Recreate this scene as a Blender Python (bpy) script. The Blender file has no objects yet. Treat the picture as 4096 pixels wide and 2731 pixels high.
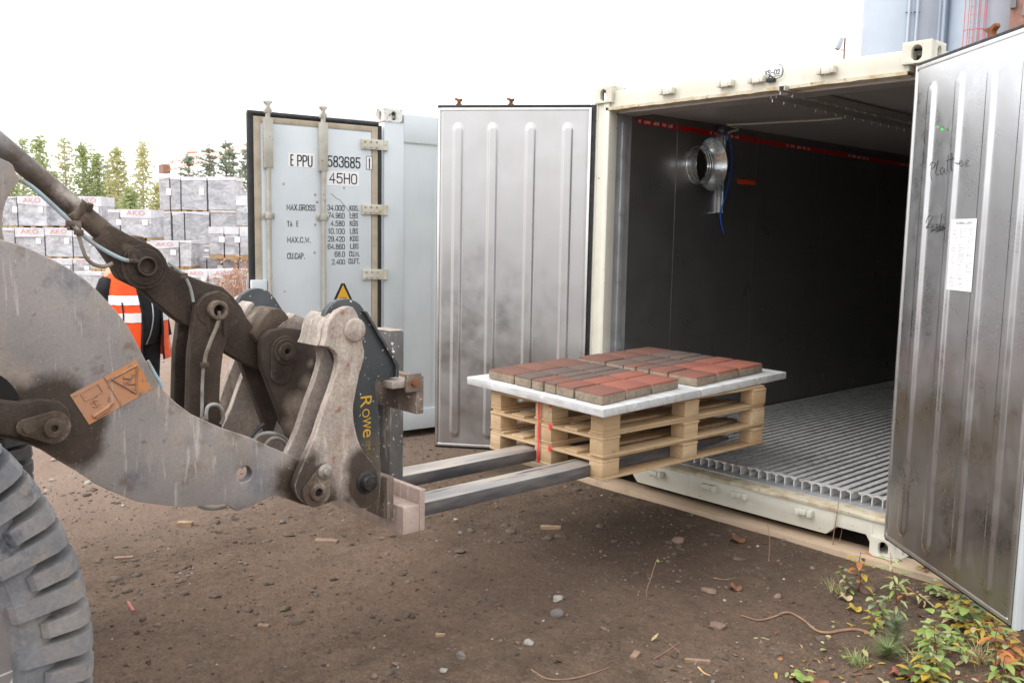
import bpy, bmesh, math, random
from mathutils import Vector, Matrix, noise
random.seed(7)
R_=math.radians
S=bpy.context.scene
# ---------------------------------------------------------------- camera, sky, sun, exposure
cd=bpy.data.cameras.new('camera'); cam=bpy.data.objects.new('camera',cd); S.collection.objects.link(cam)
cd.sensor_fit='HORIZONTAL'; cd.sensor_width=36; cd.lens=31.839; cd.clip_start=.05; cd.clip_end=3000
cam.matrix_world=Matrix([[0.67178, -0.09818, 0.73421, 4.63792], [0.74051, 0.06402, -0.66898, -5.00149], [0.01868, 0.99311, 0.11571, 1.85379], [0.0, 0.0, 0.0, 1.0]])
S.camera=cam
W=bpy.data.worlds.new('World'); S.world=W; W.use_nodes=True
_n=W.node_tree.nodes; _l=W.node_tree.links
_bg=_n['Background']; _sky=_n.new('ShaderNodeTexSky'); _sky.sky_type='NISHITA'; _sky.sun_disc=False
SUN_EL,SUN_AZ=R_(48),R_(200)      # azimuth clockwise from +Y
_sky.sun_elevation=SUN_EL; _sky.sun_rotation=SUN_AZ; _sky.dust_density=6; _sky.air_density=1.0; _sky.ozone_density=1
_hs=_n.new('ShaderNodeHueSaturation'); _hs.inputs['Saturation'].default_value=.22
_ov=_n.new('ShaderNodeMix'); _ov.data_type='RGBA'; _ov.inputs[0].default_value=.75; _ov.inputs[7].default_value=(12.5,12.5,12.6,1)   # bright even cloud cover over the clear sky
_l.new(_sky.outputs[0],_hs.inputs['Color']); _l.new(_hs.outputs[0],_ov.inputs[6]); _l.new(_ov.outputs[2],_bg.inputs['Color']); _bg.inputs['Strength'].default_value=.13
sd=bpy.data.lights.new('sun','SUN'); sd.energy=1.0; sd.angle=R_(50); sd.color=(1,.97,.93)
so=bpy.data.objects.new('sun',sd); S.collection.objects.link(so)
_d=Vector((math.sin(SUN_AZ)*math.cos(SUN_EL),math.cos(SUN_AZ)*math.cos(SUN_EL),math.sin(SUN_EL)))
so.rotation_euler=_d.to_track_quat('Z','Y').to_euler(); so.location=(0,-10,20)
S.view_settings.view_transform='Standard'; S.view_settings.look='None'; S.view_settings.gamma=1
S.view_settings.exposure=.45
try:
    S.cycles.max_bounces=8; S.cycles.glossy_bounces=5; S.cycles.use_denoising=True; S.cycles.sample_clamp_indirect=4
except Exception: pass
# ---------------------------------------------------------------- helpers
COL=S.collection
def sr(r,g,b):
    f=lambda c:(c/255/12.92 if c/255<=.04045 else ((c/255+.055)/1.055)**2.4)
    return (f(r),f(g),f(b),1)
def wloc(o):
    v=Vector((0,0,0))
    while o: v+=o.location; o=o.parent
    return v
def obj(name,bm,m,parent=None,bevel=0,ang=35,loc=None,recalc=True):
    while parent and parent.parent and parent.parent.parent: parent=parent.parent   # thing > part > sub-part, no deeper
    if recalc: bmesh.ops.recalc_face_normals(bm,faces=bm.faces)
    if bevel:
        es=[e for e in bm.edges if len(e.link_faces)==2 and e.calc_face_angle(0)>.6]
        if es: bmesh.ops.bevel(bm,geom=es,offset=bevel,segments=2,profile=.5,affect='EDGES',clamp_overlap=True)
    off=wloc(parent) if parent else Vector(loc or (0,0,0))
    bmesh.ops.translate(bm,verts=bm.verts,vec=-off)
    me=bpy.data.meshes.new(name); bm.to_mesh(me); bm.free()
    for p in me.polygons: p.use_smooth=True
    me.set_sharp_from_angle(angle=R_(ang))
    me.materials.append(m)
    o=bpy.data.objects.new(name,me); COL.objects.link(o)
    if parent: o.parent=parent
    elif loc: o.location=loc
    return o
def thing(name,label,cat,loc=(0,0,0),group=None):
    o=bpy.data.objects.new(name,None); COL.objects.link(o); o.location=loc; o.empty_display_size=.2
    o['label']=label; o['category']=cat
    if group: o['group']=group
    return o
def tag(o,label,cat,group=None):
    o['label']=label; o['category']=cat
    if group: o['group']=group
    return o
def BM(): return bmesh.new()
def box(bm,x0,x1,y0,y1,z0,z1,T=None):
    v=[bm.verts.new(T@Vector((x,y,z)) if T else (x,y,z)) for x in(x0,x1) for y in(y0,y1) for z in(z0,z1)]
    for f in((0,1,3,2),(4,6,7,5),(0,4,5,1),(2,3,7,6),(0,2,6,4),(1,5,7,3)): bm.faces.new([v[i] for i in f])
    return v
def smoothpoly(P,it=1):
    for _ in range(it):
        Q=[]
        n=len(P)
        for i in range(n):
            a,b=P[i],P[(i+1)%n]
            Q.append((a[0]*.78+b[0]*.22,a[1]*.78+b[1]*.22)); Q.append((a[0]*.22+b[0]*.78,a[1]*.22+b[1]*.78))
        P=Q
    return P
def prism(bm,P,f0,f1):
    a=[bm.verts.new(f0(*q)) for q in P]; b=[bm.verts.new(f1(*q)) for q in P]
    bm.faces.new(a); bm.faces.new(b[::-1]); n=len(P)
    for i in range(n): bm.faces.new((a[i],b[i],b[(i+1)%n],a[(i+1)%n]))
def prism_x(bm,P,x0,x1): prism(bm,P,lambda y,z:(x0,y,z),lambda y,z:(x1,y,z))
def prism_y(bm,P,y0,y1): prism(bm,P,lambda x,z:(x,y0,z),lambda x,z:(x,y1,z))
def prism_z(bm,P,z0,z1): prism(bm,P,lambda x,y:(x,y,z0),lambda x,y:(x,y,z1))
def circ(cx,cy,r,n=28,a0=0): return [(cx+r*math.cos(a0+2*math.pi*i/n),cy+r*math.sin(a0+2*math.pi*i/n)) for i in range(n)]
def ring_x(bm,c,r0,r1,x0,x1,n=32):
    # annular boss along x
    L=[[bm.verts.new((x,c[0]+r*math.cos(2*math.pi*i/n),c[1]+r*math.sin(2*math.pi*i/n))) for i in range(n)] for x,r in((x0,r0),(x0,r1),(x1,r1),(x1,r0))]
    for k in range(4):
        A,B=L[k],L[(k+1)%4]
        for i in range(n): bm.faces.new((A[i],A[(i+1)%n],B[(i+1)%n],B[i]))
def hull2(c0,r0,c1,r1,n=18):
    a=math.atan2(c1[1]-c0[1],c1[0]-c0[0]); P=[]
    for i in range(n+1): t=a+math.pi/2+math.pi*i/n; P.append((c0[0]+r0*math.cos(t),c0[1]+r0*math.sin(t)))
    for i in range(n+1): t=a-math.pi/2+math.pi*i/n; P.append((c1[0]+r1*math.cos(t),c1[1]+r1*math.sin(t)))
    return P
def frame(d):
    d=d.normalized(); u=d.cross(Vector((0,0,1)))
    if u.length<1e-3: u=d.cross(Vector((1,0,0)))
    u.normalize(); return u,d.cross(u).normalized()
def tube(bm,pts,r,n=8,cap=True):
    pts=[Vector(q) for q in pts]; rs=r if isinstance(r,(list,tuple)) else [r]*len(pts); L=[]
    u=None
    for i,q in enumerate(pts):
        d=(pts[min(i+1,len(pts)-1)]-pts[max(i-1,0)])
        if d.length<1e-9: d=Vector((0,0,1))
        d.normalize()
        if u is None: u,_=frame(d)
        else:
            u=(u-d*u.dot(d))
            if u.length<1e-4: u,_=frame(d)
            u.normalize()
        v=d.cross(u)
        L.append([bm.verts.new(q+(u*math.cos(2*math.pi*k/n)+v*math.sin(2*math.pi*k/n))*rs[i]) for k in range(n)])
    for A,B in zip(L,L[1:]):
        for k in range(n): bm.faces.new((A[k],A[(k+1)%n],B[(k+1)%n],B[k]))
    if cap: bm.faces.new(L[0][::-1]); bm.faces.new(L[-1])
def spl(pts,k=6):
    pts=[Vector(q) for q in pts]; P=[pts[0]*2-pts[1]]+pts+[pts[-1]*2-pts[-2]]; out=[]
    for i in range(1,len(P)-2):
        a,b,c,d=P[i-1:i+3]
        for j in range(k):
            t=j/k; out.append(.5*((2*b)+(c-a)*t+(2*a-5*b+4*c-d)*t*t+(3*b-a-3*c+d)*t**3))
    out.append(pts[-1]); return out
def lathe(bm,prof,o,ax,n=48):
    # prof: (r, h) along axis ax from point o
    ax=Vector(ax).normalized(); u,v=frame(ax); o=Vector(o); L=[]
    for r,h in prof: L.append([bm.verts.new(o+ax*h+(u*math.cos(2*math.pi*k/n)+v*math.sin(2*math.pi*k/n))*max(r,1e-4)) for k in range(n)])
    for A,B in zip(L,L[1:]):
        for k in range(n): bm.faces.new((A[k],A[(k+1)%n],B[(k+1)%n],B[k]))
def plate_hole(bm,o,u,v,nrm,w,h,c,hw,hh,th):
    # plate spanned by u (w) and v (h) from o, thickness th along -nrm, stadium hole half sizes hw<=hh at c
    o,u,v,nrm=map(Vector,(o,u,v,nrm)); an=[2*math.pi*i/32 for i in range(32)]
    for X,Y in((0,0),(w,0),(w,h),(0,h)): an.append(math.atan2(Y-c[1],X-c[0])%(2*math.pi))
    an=sorted(set(round(a,6) for a in an)); O=[];I=[]
    for a in an:
        ca,sa=math.cos(a),math.sin(a)
        tx=((w-c[0])/ca if ca>1e-9 else (-c[0]/ca if ca<-1e-9 else 1e9)); ty=((h-c[1])/sa if sa>1e-9 else (-c[1]/sa if sa<-1e-9 else 1e9))
        t=min(tx,ty); O.append((c[0]+ca*t,c[1]+sa*t))
        if hh>=hw:
            y=sa*hh; yc=max(-(hh-hw),min(hh-hw,sa*(hh)));
            I.append((c[0]+hw*ca*(1 if True else 0),c[1]+(hh-hw)*(1 if sa>.02 else -1 if sa<-.02 else 0)+hw*sa))
        else: I.append((c[0]+(hw-hh)*(1 if ca>.02 else -1 if ca<-.02 else 0)+hh*ca,c[1]+hh*sa))
    def mk(P,d): return [bm.verts.new(o+u*a+v*b-nrm*d) for a,b in P]
    of,inf,ob,ib=mk(O,0),mk(I,0),mk(O,th),mk(I,th); n=len(an)
    for i in range(n):
        j=(i+1)%n
        bm.faces.new((of[i],of[j],inf[j],inf[i])); bm.faces.new((ob[i],ib[i],ib[j],ob[j]))
        bm.faces.new((inf[i],inf[j],ib[j],ib[i])); bm.faces.new((of[i],ob[i],ob[j],of[j]))
def xform(bm,T,start=0):
    bm.verts.ensure_lookup_table()
    for v in bm.verts[start:]: v.co=T@v.co
def basis(o,u,v,w):
    m=Matrix.Identity(4)
    for i,a in enumerate((u,v,w,o)):
        for k in range(3): m[k][i]=a[k]
    return m
TXT=[]
def text(name,s,m,parent,T,w,h,th=.0015,shear=0,strike=None,spacing=1.0,keep=False):
    """lettering fitted into w x h (local x right, y up), placed by matrix T"""
    cu=bpy.data.curves.new(name,'FONT'); cu.body=s; cu.extrude=0; cu.resolution_u=3; cu.shear=shear; cu.space_character=spacing
    to=bpy.data.objects.new(name,cu); COL.objects.link(to)
    bpy.context.view_layer.update()
    me=bpy.data.meshes.new_from_object(to.evaluated_get(bpy.context.evaluated_depsgraph_get()))
    COL.objects.unlink(to); bpy.data.objects.remove(to); bpy.data.curves.remove(cu)
    xs=[v.co.x for v in me.vertices]; ys=[v.co.y for v in me.vertices]
    bm=BM(); bm.from_mesh(me); bpy.data.meshes.remove(me)
    bw,bh=max(xs)-min(xs),max(ys)-min(ys)
    for v in bm.verts: v.co=T@Vector(((v.co.x-min(xs))/bw*w,(v.co.y-min(ys))/bh*h,0))
    if keep: return bm
    return obj(name,bm,m,parent,recalc=False)
GLY={'0':[[(0,.25),(0,.75),(.08,.92),(.3,1),(.7,1),(.92,.92),(1,.75),(1,.25),(.92,.08),(.7,0),(.3,0),(.08,.08),(0,.25)]],
'1':[[(.1,.8),(.6,1),(.6,0)]],'2':[[(0,.75),(.05,.92),(.3,1),(.7,1),(.95,.9),(1,.72),(.9,.52),(0,0),(1,0)]],
'3':[[(0,.8),(.1,.95),(.35,1),(.65,1),(.92,.92),(1,.75),(.92,.6),(.6,.52),(.92,.44),(1,.26),(.92,.08),(.65,0),(.35,0),(.08,.06),(0,.22)]],
'4':[[(.75,0),(.75,1),(0,.3),(1,.3)]],'5':[[(.95,1),(.08,1),(.04,.55),(.3,.63),(.65,.63),(.93,.52),(1,.32),(.92,.1),(.65,0),(.3,0),(.06,.07),(0,.2)]],
'6':[[(.95,.82),(.85,.96),(.6,1),(.35,1),(.08,.9),(0,.7),(0,.25),(.08,.06),(.35,0),(.65,0),(.92,.07),(1,.28),(.92,.5),(.65,.58),(.3,.57),(.04,.44)]],
'7':[[(0,1),(1,1),(.35,0)]],'8':[[(.5,.53),(.15,.6),(.05,.76),(.12,.94),(.4,1),(.6,1),(.88,.94),(.95,.76),(.85,.6),(.5,.53),(.12,.45),(0,.25),(.1,.06),(.38,0),(.62,0),(.9,.06),(1,.25),(.88,.45),(.5,.53)]],
'A':[[(0,0),(.5,1),(1,0)],[(.18,.33),(.82,.33)]],'B':[[(0,0),(0,1),(.6,1),(.9,.92),(.95,.76),(.88,.6),(.6,.53),(.92,.44),(1,.26),(.9,.07),(.6,0),(0,0)],[(0,.53),(.6,.53)]],
'C':[[(1,.76),(.92,.93),(.68,1),(.32,1),(.08,.92),(0,.75),(0,.25),(.08,.08),(.32,0),(.68,0),(.92,.07),(1,.24)]],'E':[[(1,1),(0,1),(0,0),(1,0)],[(0,.53),(.85,.53)]],'F':[[(1,1),(0,1),(0,0)],[(0,.53),(.85,.53)]],
'G':[[(1,.76),(.92,.93),(.68,1),(.32,1),(.08,.92),(0,.75),(0,.25),(.08,.08),(.32,0),(.68,0),(.92,.07),(1,.24),(1,.47),(.6,.47)]],'H':[[(0,0),(0,1)],[(1,0),(1,1)],[(0,.52),(1,.52)]],'I':[[(.5,0),(.5,1)]],
'K':[[(0,0),(0,1)],[(1,1),(0,.42)],[(.3,.6),(1,0)]],'L':[[(0,1),(0,0),(1,0)]],'M':[[(0,0),(0,1),(.5,.25),(1,1),(1,0)]],'N':[[(0,0),(0,1),(1,0),(1,1)]],
'P':[[(0,0),(0,1),(.65,1),(.92,.92),(1,.75),(.92,.56),(.65,.47),(0,.47)]],'R':[[(0,0),(0,1),(.65,1),(.92,.92),(1,.75),(.92,.56),(.65,.47),(0,.47)],[(.5,.47),(1,0)]],
'S':[[(1,.78),(.9,.94),(.65,1),(.35,1),(.08,.93),(0,.76),(.1,.6),(.5,.52),(.9,.43),(1,.26),(.92,.07),(.65,0),(.35,0),(.08,.06),(0,.22)]],'T':[[(0,1),(1,1)],[(.5,1),(.5,0)]],'U':[[(0,1),(0,.25),(.08,.08),(.32,0),(.68,0),(.92,.08),(1,.25),(1,1)]],'V':[[(0,1),(.5,0),(1,1)]],
'W':[[(0,1),(.25,0),(.5,.75),(.75,0),(1,1)]],'X':[[(0,0),(1,1)],[(0,1),(1,0)]],'.':[[(.5,0),(.5,.1)]],'-':[[(0,.45),(1,.45)]],' ':[]}
GLY['O']=GLY['0']; GLY['9']=[[(1-x,1-y) for x,y in GLY['6'][0]]]
def lettering(name,s,m,parent,T,w,h,th=.13,gap=.42):
    """condensed stroke lettering filling w x h: every stroke is a ribbon th*h wide"""
    cw=[{'.':.25,'1':.62,'I':.25,' ':.5,'M':1.25,'W':1.4}.get(c,1) for c in s]; tot=sum(cw)+gap*(len(s)-1); sw=th*h
    u=(w-sw)/tot if tot else w; x=sw/2; bm=BM(); lay=0
    for c,k in zip(s,cw):
        for P in GLY[c]:
            Q=[Vector((x+a*k*u,sw/2+b*(h-sw),0)) for a,b in P]; L=[]; n=len(Q); cl=(Q[0]-Q[-1]).length<1e-6
            for i,q in enumerate(Q):
                d0=(q-Q[i-1]).normalized() if i else ((Q[0]-Q[-2]).normalized() if cl else (Q[1]-q).normalized()); d1=(Q[i+1]-q).normalized() if i<n-1 else ((Q[1]-Q[0]).normalized() if cl else d0)
                t=(d0+d1); t=t.normalized() if t.length>.2 else d1; nn=Vector((-t.y,t.x,0)); k2=min(1.9,1/max(.45,nn.dot(Vector((-d1.y,d1.x,0))))); e=Vector((0,0,0))
                if not cl and i==0: e=-d1*sw/2
                if not cl and i==n-1: e=d0*sw/2
                z=Vector((0,0,lay*2e-5)); L.append((bm.verts.new(T@(q+nn*sw/2*k2+e+z)),bm.verts.new(T@(q-nn*sw/2*k2+e+z))))
            for a,b in zip(L,L[1:]): bm.faces.new((a[0],a[1],b[1],b[0]))
            lay+=1
        x+=(k+gap)*u
    return obj(name,bm,m,parent,recalc=False,ang=180)
# ---------------------------------------------------------------- materials
def nmat(name):
    m=bpy.data.materials.new(name); m.use_nodes=True; nt=m.node_tree
    return m,nt,nt.nodes['Principled BSDF']
class N:
    def __init__(s,nt): s.nt=nt; s.pos=nt.nodes.new('ShaderNodeNewGeometry').outputs['Position']
    def new(s,t): return s.nt.nodes.new(t)
    def lk(s,a,b): s.nt.links.new(a,b)
    def mapv(s,sc,v=None,loc=(0,0,0),rot=(0,0,0)):
        q=s.new('ShaderNodeMapping'); q.inputs['Scale'].default_value=sc; q.inputs['Location'].default_value=loc; q.inputs['Rotation'].default_value=rot; s.lk(v or s.pos,q.inputs['Vector']); return q.outputs[0]
    def noise(s,scale,det=5,rough=.55,v=None,dist=0):
        q=s.new('ShaderNodeTexNoise'); q.inputs['Scale'].default_value=scale; q.inputs['Detail'].default_value=det; q.inputs['Roughness'].default_value=rough; q.inputs['Distortion'].default_value=dist
        s.lk(v or s.pos,q.inputs['Vector']); return q.outputs['Fac']
    def vor(s,scale,v=None,feat='F1',out='Distance',rnd=1):
        q=s.new('ShaderNodeTexVoronoi'); q.feature=feat; q.inputs['Scale'].default_value=scale; q.inputs['Randomness'].default_value=rnd; s.lk(v or s.pos,q.inputs['Vector']); return q.outputs[out]
    def rng(s,x,a,b,c=0,d=1):
        q=s.new('ShaderNodeMapRange'); q.clamp=True
        for i,k in enumerate((a,b,c,d)): q.inputs[i+1].default_value=k
        s.lk(x,q.inputs[0]); return q.outputs[0]
    def mix(s,f,a,b,mode='MIX'):
        q=s.new('ShaderNodeMix'); q.data_type='RGBA'; q.blend_type=mode
        for k,x in((0,f),(6,a),(7,b)):
            if hasattr(x,'is_linked'): s.lk(x,q.inputs[k])
            else: q.inputs[k].default_value=x
        return q.outputs[2]
    def math(s,op,a,b=0):
        q=s.new('ShaderNodeMath'); q.operation=op
        for k,x in((0,a),(1,b)):
            if hasattr(x,'is_linked'): s.lk(x,q.inputs[k])
            else: q.inputs[k].default_value=x
        return q.outputs[0]
    def dist(s,c,v=None):
        q=s.new('ShaderNodeVectorMath'); q.operation='DISTANCE'; s.lk(v or s.pos,q.inputs[0]); q.inputs[1].default_value=c; return q.outputs['Value']
    def bump(s,h,st,bs,d=.01):
        q=s.new('ShaderNodeBump'); q.inputs['Strength'].default_value=st; q.inputs['Distance'].default_value=d; s.lk(h,q.inputs['Height']); s.lk(q.outputs[0],bs.inputs['Normal'])
def c4(c): return tuple(c[:3])+(1,)
def dirty(name,c1,c2,scale=6,lo=.45,hi=.65,rough=.6,metal=0,bump=.15,bscale=60,bd=.004,streak=None,patches=None,speck=None,rv=.15,extra=None,grain=None,edge=None):
    m,nt,bs=nmat(name); g=N(nt)
    f=g.rng(g.noise(scale,7,.6),lo,hi); col=g.mix(f,c4(c1),c4(c2))
    if extra:
        for sc,l,h,cc in extra: col=g.mix(g.rng(g.noise(sc,6,.65),l,h),col,c4(cc))
    if streak:
        vec,l,h,cc=streak[:4]; sk=streak[4] if len(streak)>4 else 1; rt_=streak[5] if len(streak)>5 else (0,0,0); col=g.mix(g.rng(g.noise(1,5,.6,g.mapv(vec,None,(0,0,0),rt_),.6 if sk<1 else 0),l,h,0,sk),col,c4(cc))
    if patches:
        w=g.noise(9,5,.65); pc=patches[0]; tot=None
        for c,r,soft in patches[1]:
            d=g.math('ADD',g.dist(c),g.math('MULTIPLY',g.math('SUBTRACT',w,.5),soft*1.6))
            k=g.rng(d,r+soft*.5,r-soft*.5)
            tot=k if tot is None else g.math('MAXIMUM',tot,k)
        col=g.mix(tot,col,g.mix(g.rng(g.noise(14,6,.7),.35,.7),c4(pc),tuple(x*.6 for x in pc[:3])+(1,)))
    if speck:
        sc,l,h,cc=speck; col=g.mix(g.rng(g.noise(sc,3,.6),l,h),col,c4(cc))
    if edge:
        bv=g.new('ShaderNodeBevel'); bv.samples=4; bv.inputs['Radius'].default_value=edge[0]; dt=g.new('ShaderNodeVectorMath'); dt.operation='DOT_PRODUCT'; gn=g.new('ShaderNodeNewGeometry'); g.lk(bv.outputs[0],dt.inputs[0]); g.lk(gn.outputs['Normal'],dt.inputs[1])
        ek=g.math('MULTIPLY',g.rng(dt.outputs['Value'],.985,.86),g.rng(g.noise(22,5,.7),.36,.58)); col=g.mix(ek,col,c4(edge[1]))
    if grain: col=g.mix(1.0,col,g.mix(g.rng(g.noise(grain[0],5,.75),.3,.7),(1-grain[1],)*3+(1,),(1+grain[1]*.6,)*3+(1,)),'MULTIPLY')
    g.lk(col,bs.inputs['Base Color']); bs.inputs['Metallic'].default_value=metal
    g.lk(g.rng(g.noise(scale*2.3,5),.3,.7,max(.05,rough-rv),min(1,rough+rv)),bs.inputs['Roughness'])
    if bump: g.bump(g.noise(bscale,6,.65),bump,bs,bd)
    return m
def flat(name,c,rough=.6,metal=0,emit=None):
    m,nt,bs=nmat(name); bs.inputs['Base Color'].default_value=c4(c); bs.inputs['Roughness'].default_value=rough; bs.inputs['Metallic'].default_value=metal
    return m
def wood(name,c1,c2,ax,rough=.75,ends=None):
    m,nt,bs=nmat(name); g=N(nt)
    sc=[55,55,55]; sc[ax]=3.2
    f=g.noise(1,4,.6,g.mapv(sc),.6); v=g.noise(3.5,3,.5)
    col=g.mix(g.rng(f,.3,.72),c4(c1),c4(c2)); col=g.mix(g.rng(v,.35,.7,0,.55),col,(c2[0]*.85,c2[1]*.8,c2[2]*.8,1))
    kn=g.vor(3.3,g.mapv([1.0 if i==ax else 3.2 for i in range(3)])); col=g.mix(g.rng(kn,.07,.02,0,.7),col,(c2[0]*.45,c2[1]*.35,c2[2]*.3,1))
    oi=g.new('ShaderNodeObjectInfo'); col=g.mix(g.math('MULTIPLY',oi.outputs['Random'],.7),col,(c2[0]*.95,c2[1]*.88,c2[2]*.8,1))
    col=g.mix(g.rng(g.noise(7,5,.7),.55,.75,0,.6),col,(.26,.20,.14,1))
    g.lk(col,bs.inputs['Base Color']); bs.inputs['Roughness'].default_value=rough; g.bump(f,.25,bs,.002); return m
def steel(name,c,rough,vec,wav=.06,stain=(.35,.33,.31),dk=.5,metal=1):
    m,nt,bs=nmat(name); g=N(nt)
    a=g.noise(1,6,.65,g.mapv(vec)); b=g.noise(2.2,5,.6)
    col=g.mix(g.rng(a,.5,.8,0,dk),c4(c),c4(stain)); col=g.mix(g.rng(b,.5,.8,0,dk*.4),col,c4(stain))
    col=g.mix(g.rng(g.noise(26,4,.7),.66,.76,0,.3),col,(.22,.21,.2,1))
    g.lk(col,bs.inputs['Base Color']); bs.inputs['Metallic'].default_value=metal
    g.lk(g.rng(g.noise(5,6,.65),.3,.7,rough-.08,rough+.12),bs.inputs['Roughness'])
    h=g.math('ADD',g.math('MULTIPLY',g.noise(1.6,2,.4),1.0),g.math('MULTIPLY',g.noise(90,3,.5),.012))
    g.bump(h,wav,bs,.25); return m
CREAM=sr(212,210,198); 
M={}
M['cream']=dirty('cream_paint',CREAM,sr(198,194,178),3,.45,.75,.45,0,.08,40,.003,streak=((9,9,1.2),.62,.8,sr(186,180,162)),speck=(22,.69,.73,sr(150,95,55)))
M['creamrust']=dirty('rusty_lip',sr(200,192,170),sr(170,146,110),12,.45,.68,.8,0,.6,50,.006,extra=[(26,.6,.67,sr(120,84,56))])
M['rust']=dirty('rust',sr(140,85,52),sr(92,56,38),18,.4,.65,.85,0,.4,70,.004)
M['rustpaint']=dirty('rust_spotted_white',sr(222,224,220),sr(205,205,195),8,.45,.7,.5,0,.1,50,.003,extra=[(16,.56,.64,sr(165,110,65)),(30,.6,.66,sr(105,66,42))])
M['dark']=flat('dark_cavity',(.012,.011,.01),.9)
M['rubber']=dirty('black_rubber',(.012,.013,.015),(.03,.032,.034),12,.5,.7,.55,0,.05,60,.003)
M['stainless']=steel('stainless_door',(.53,.528,.53),.37,(9,9,.7),.025,(.50,.485,.475),.34)
M['stainless_r']=steel('stainless_door_mirror',(.60,.61,.63),.29,(9,9,.7),.06,(.52,.525,.54),.25)
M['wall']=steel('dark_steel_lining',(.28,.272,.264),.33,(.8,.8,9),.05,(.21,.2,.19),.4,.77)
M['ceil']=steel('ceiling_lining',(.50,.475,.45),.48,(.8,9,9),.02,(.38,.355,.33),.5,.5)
M['alu']=dirty('aluminium_jamb',(.42,.43,.44),(.3,.31,.32),5,.4,.7,.42,.3,.08,60,.002)
M['tfloor']=dirty('aluminium_floor_slats',(.86,.86,.85),(.66,.65,.63),9,.4,.68,.36,.3,.1,70,.002,streak=((30,2,30),.58,.75,(.2,.19,.18)))
M['galv']=dirty('galvanised_steel',(.80,.85,.87),(.70,.75,.77),6,.4,.6,.24,.88,.0)
M['redtape']=flat('red_tape',sr(196,24,20),.5)
M['orange_tape']=flat('orange_tape',sr(225,70,30),.5)
M['white']=flat('white_print',sr(235,235,235),.6)
M['label']=flat('label_film',sr(240,240,242),.45)
M['black']=flat('black_print',(.015,.015,.017),.6)
M['marker']=flat('marker_ink',(.03,.03,.04),.6)
M['blue']=flat('blue_cable',sr(25,95,215),.45)
M['whitecable']=flat('white_cable',sr(205,200,190),.5)
M['c2']=dirty('white_container_paint',sr(206,213,218),sr(196,203,208),2.2,.4,.7,.45,0,.05,30,.003,streak=((7,7,.8),.66,.85,sr(190,186,172)))
M['c2rod']=dirty('dull_galvanised_rod',sr(186,184,174),sr(165,160,148),8,.4,.7,.5,.1,.1,50,.002,speck=(30,.68,.72,sr(140,95,60)))
M['tan']=dirty('weathered_seal_border',sr(182,170,150),sr(160,148,128),9,.4,.7,.7,0,.2,60,.003)
M['hinge']=dirty('hinge_paint',sr(205,203,192),sr(190,180,160),9,.4,.7,.55,0,.1,50,.003,extra=[(12,.62,.68,sr(186,140,88))])
M['yellow']=flat('warning_yellow',sr(226,170,50),.5)
M['pine']=wood('pine_u',sr(212,190,156),sr(184,156,120),1)
M['pinev']=wood('pine_v',sr(216,194,160),sr(188,159,122),0)
M['plank']=wood('plank_wood',sr(206,190,170),sr(184,164,142),0)
M['board']=dirty('cement_dusted_board',sr(205,206,206),sr(180,182,184),5,.4,.7,.75,0,.12,50,.003,streak=((3,30,30),.5,.75,sr(165,160,152)),extra=[(11,.6,.7,sr(225,225,225))])
M['boardedge']=M['board']
# ================================================================ ground
def ground_h(x,y):
    near=1/(1+((x-1)**2+(y+2)**2)/120)
    h=.030*noise.noise((x*.55,y*.55,1.3))+.016*noise.noise((x*1.7,y*1.7,4))
    if near>.25:
        h+=.010*noise.noise((x*5,y*5,2))+.0055*noise.noise((x*13,y*13,6))+.003*noise.noise((x*31,y*31,9))
    t=x-2.05-.12*math.sin(y*.8); m=max(0,1-(t/.32)**2)*(.5+.5*noise.noise((x*.6,y*.6,21)))
    if m>0 and near>.25: h+=m*(-.012+.009*math.sin(2*math.pi*(y+abs(t)*.8)/.15))
    # wheel ruts running along the loader's travel
    h+=.012*noise.noise((x*3.1,y*.35,11))*near
    if x<-2 and y>-1.6: h*=.35
    k=max(0,min(1,(y+.75)/.6)) if -1.4<x<4 else 0
    return (h-.012)*(1-k)+k*(.004+.25*h)
def axis(lo,hi,c0,c1,st,g=1.11):
    a=[c0]; 
    while a[-1]<c1: a.append(a[-1]+st)
    s=st; up=[]
    x=a[-1]
    while x<hi: s*=g; x+=s; up.append(x)
    s=st; dn=[]; x=a[0]
    while x>lo: s*=g; x-=s; dn.append(x)
    return dn[::-1]+a+up
GX=axis(-420,160,-2.6,4.4,.024); GY=axis(-60,520,-5.2,.6,.024)
bm=BM(); rows=[[bm.verts.new((x,y,ground_h(x,y))) for y in GY] for x in GX]
for a,b in zip(rows,rows[1:]):
    for i in range(len(GY)-1): bm.faces.new((a[i],b[i],b[i+1],a[i+1]))
m,nt,bs=nmat('dirt'); g=N(nt)
col=g.mix(g.rng(g.noise(.9,6,.6),.35,.68),sr(112,96,82),sr(132,113,97))
col=g.mix(g.rng(g.noise(3.2,7,.7),.45,.72,0,.75),col,sr(82,68,59))
col=g.mix(g.rng(g.noise(1,6,.65,g.mapv((5.5,1.3,3),None,(2,0,0))),.50,.72,0,.6),col,sr(80,67,58))
col=g.mix(g.rng(g.noise(11,7,.75),.54,.72,0,.55),col,sr(138,119,103))
col=g.mix(g.rng(g.noise(.35,3,.5,g.mapv((1,1,1),None,(3,1,0))),.48,.66,0,.7),col,sr(134,113,98))
gr=g.noise(75,5,.8); col=g.mix(1.0,col,g.mix(g.rng(gr,.3,.7),(.62,.60,.58,1),(1.28,1.26,1.24,1)),'MULTIPLY')
gr2=g.noise(24,6,.75); col=g.mix(1.0,col,g.mix(g.rng(gr2,.32,.68),(.78,.77,.76,1),(1.18,1.17,1.16,1)),'MULTIPLY')
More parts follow.
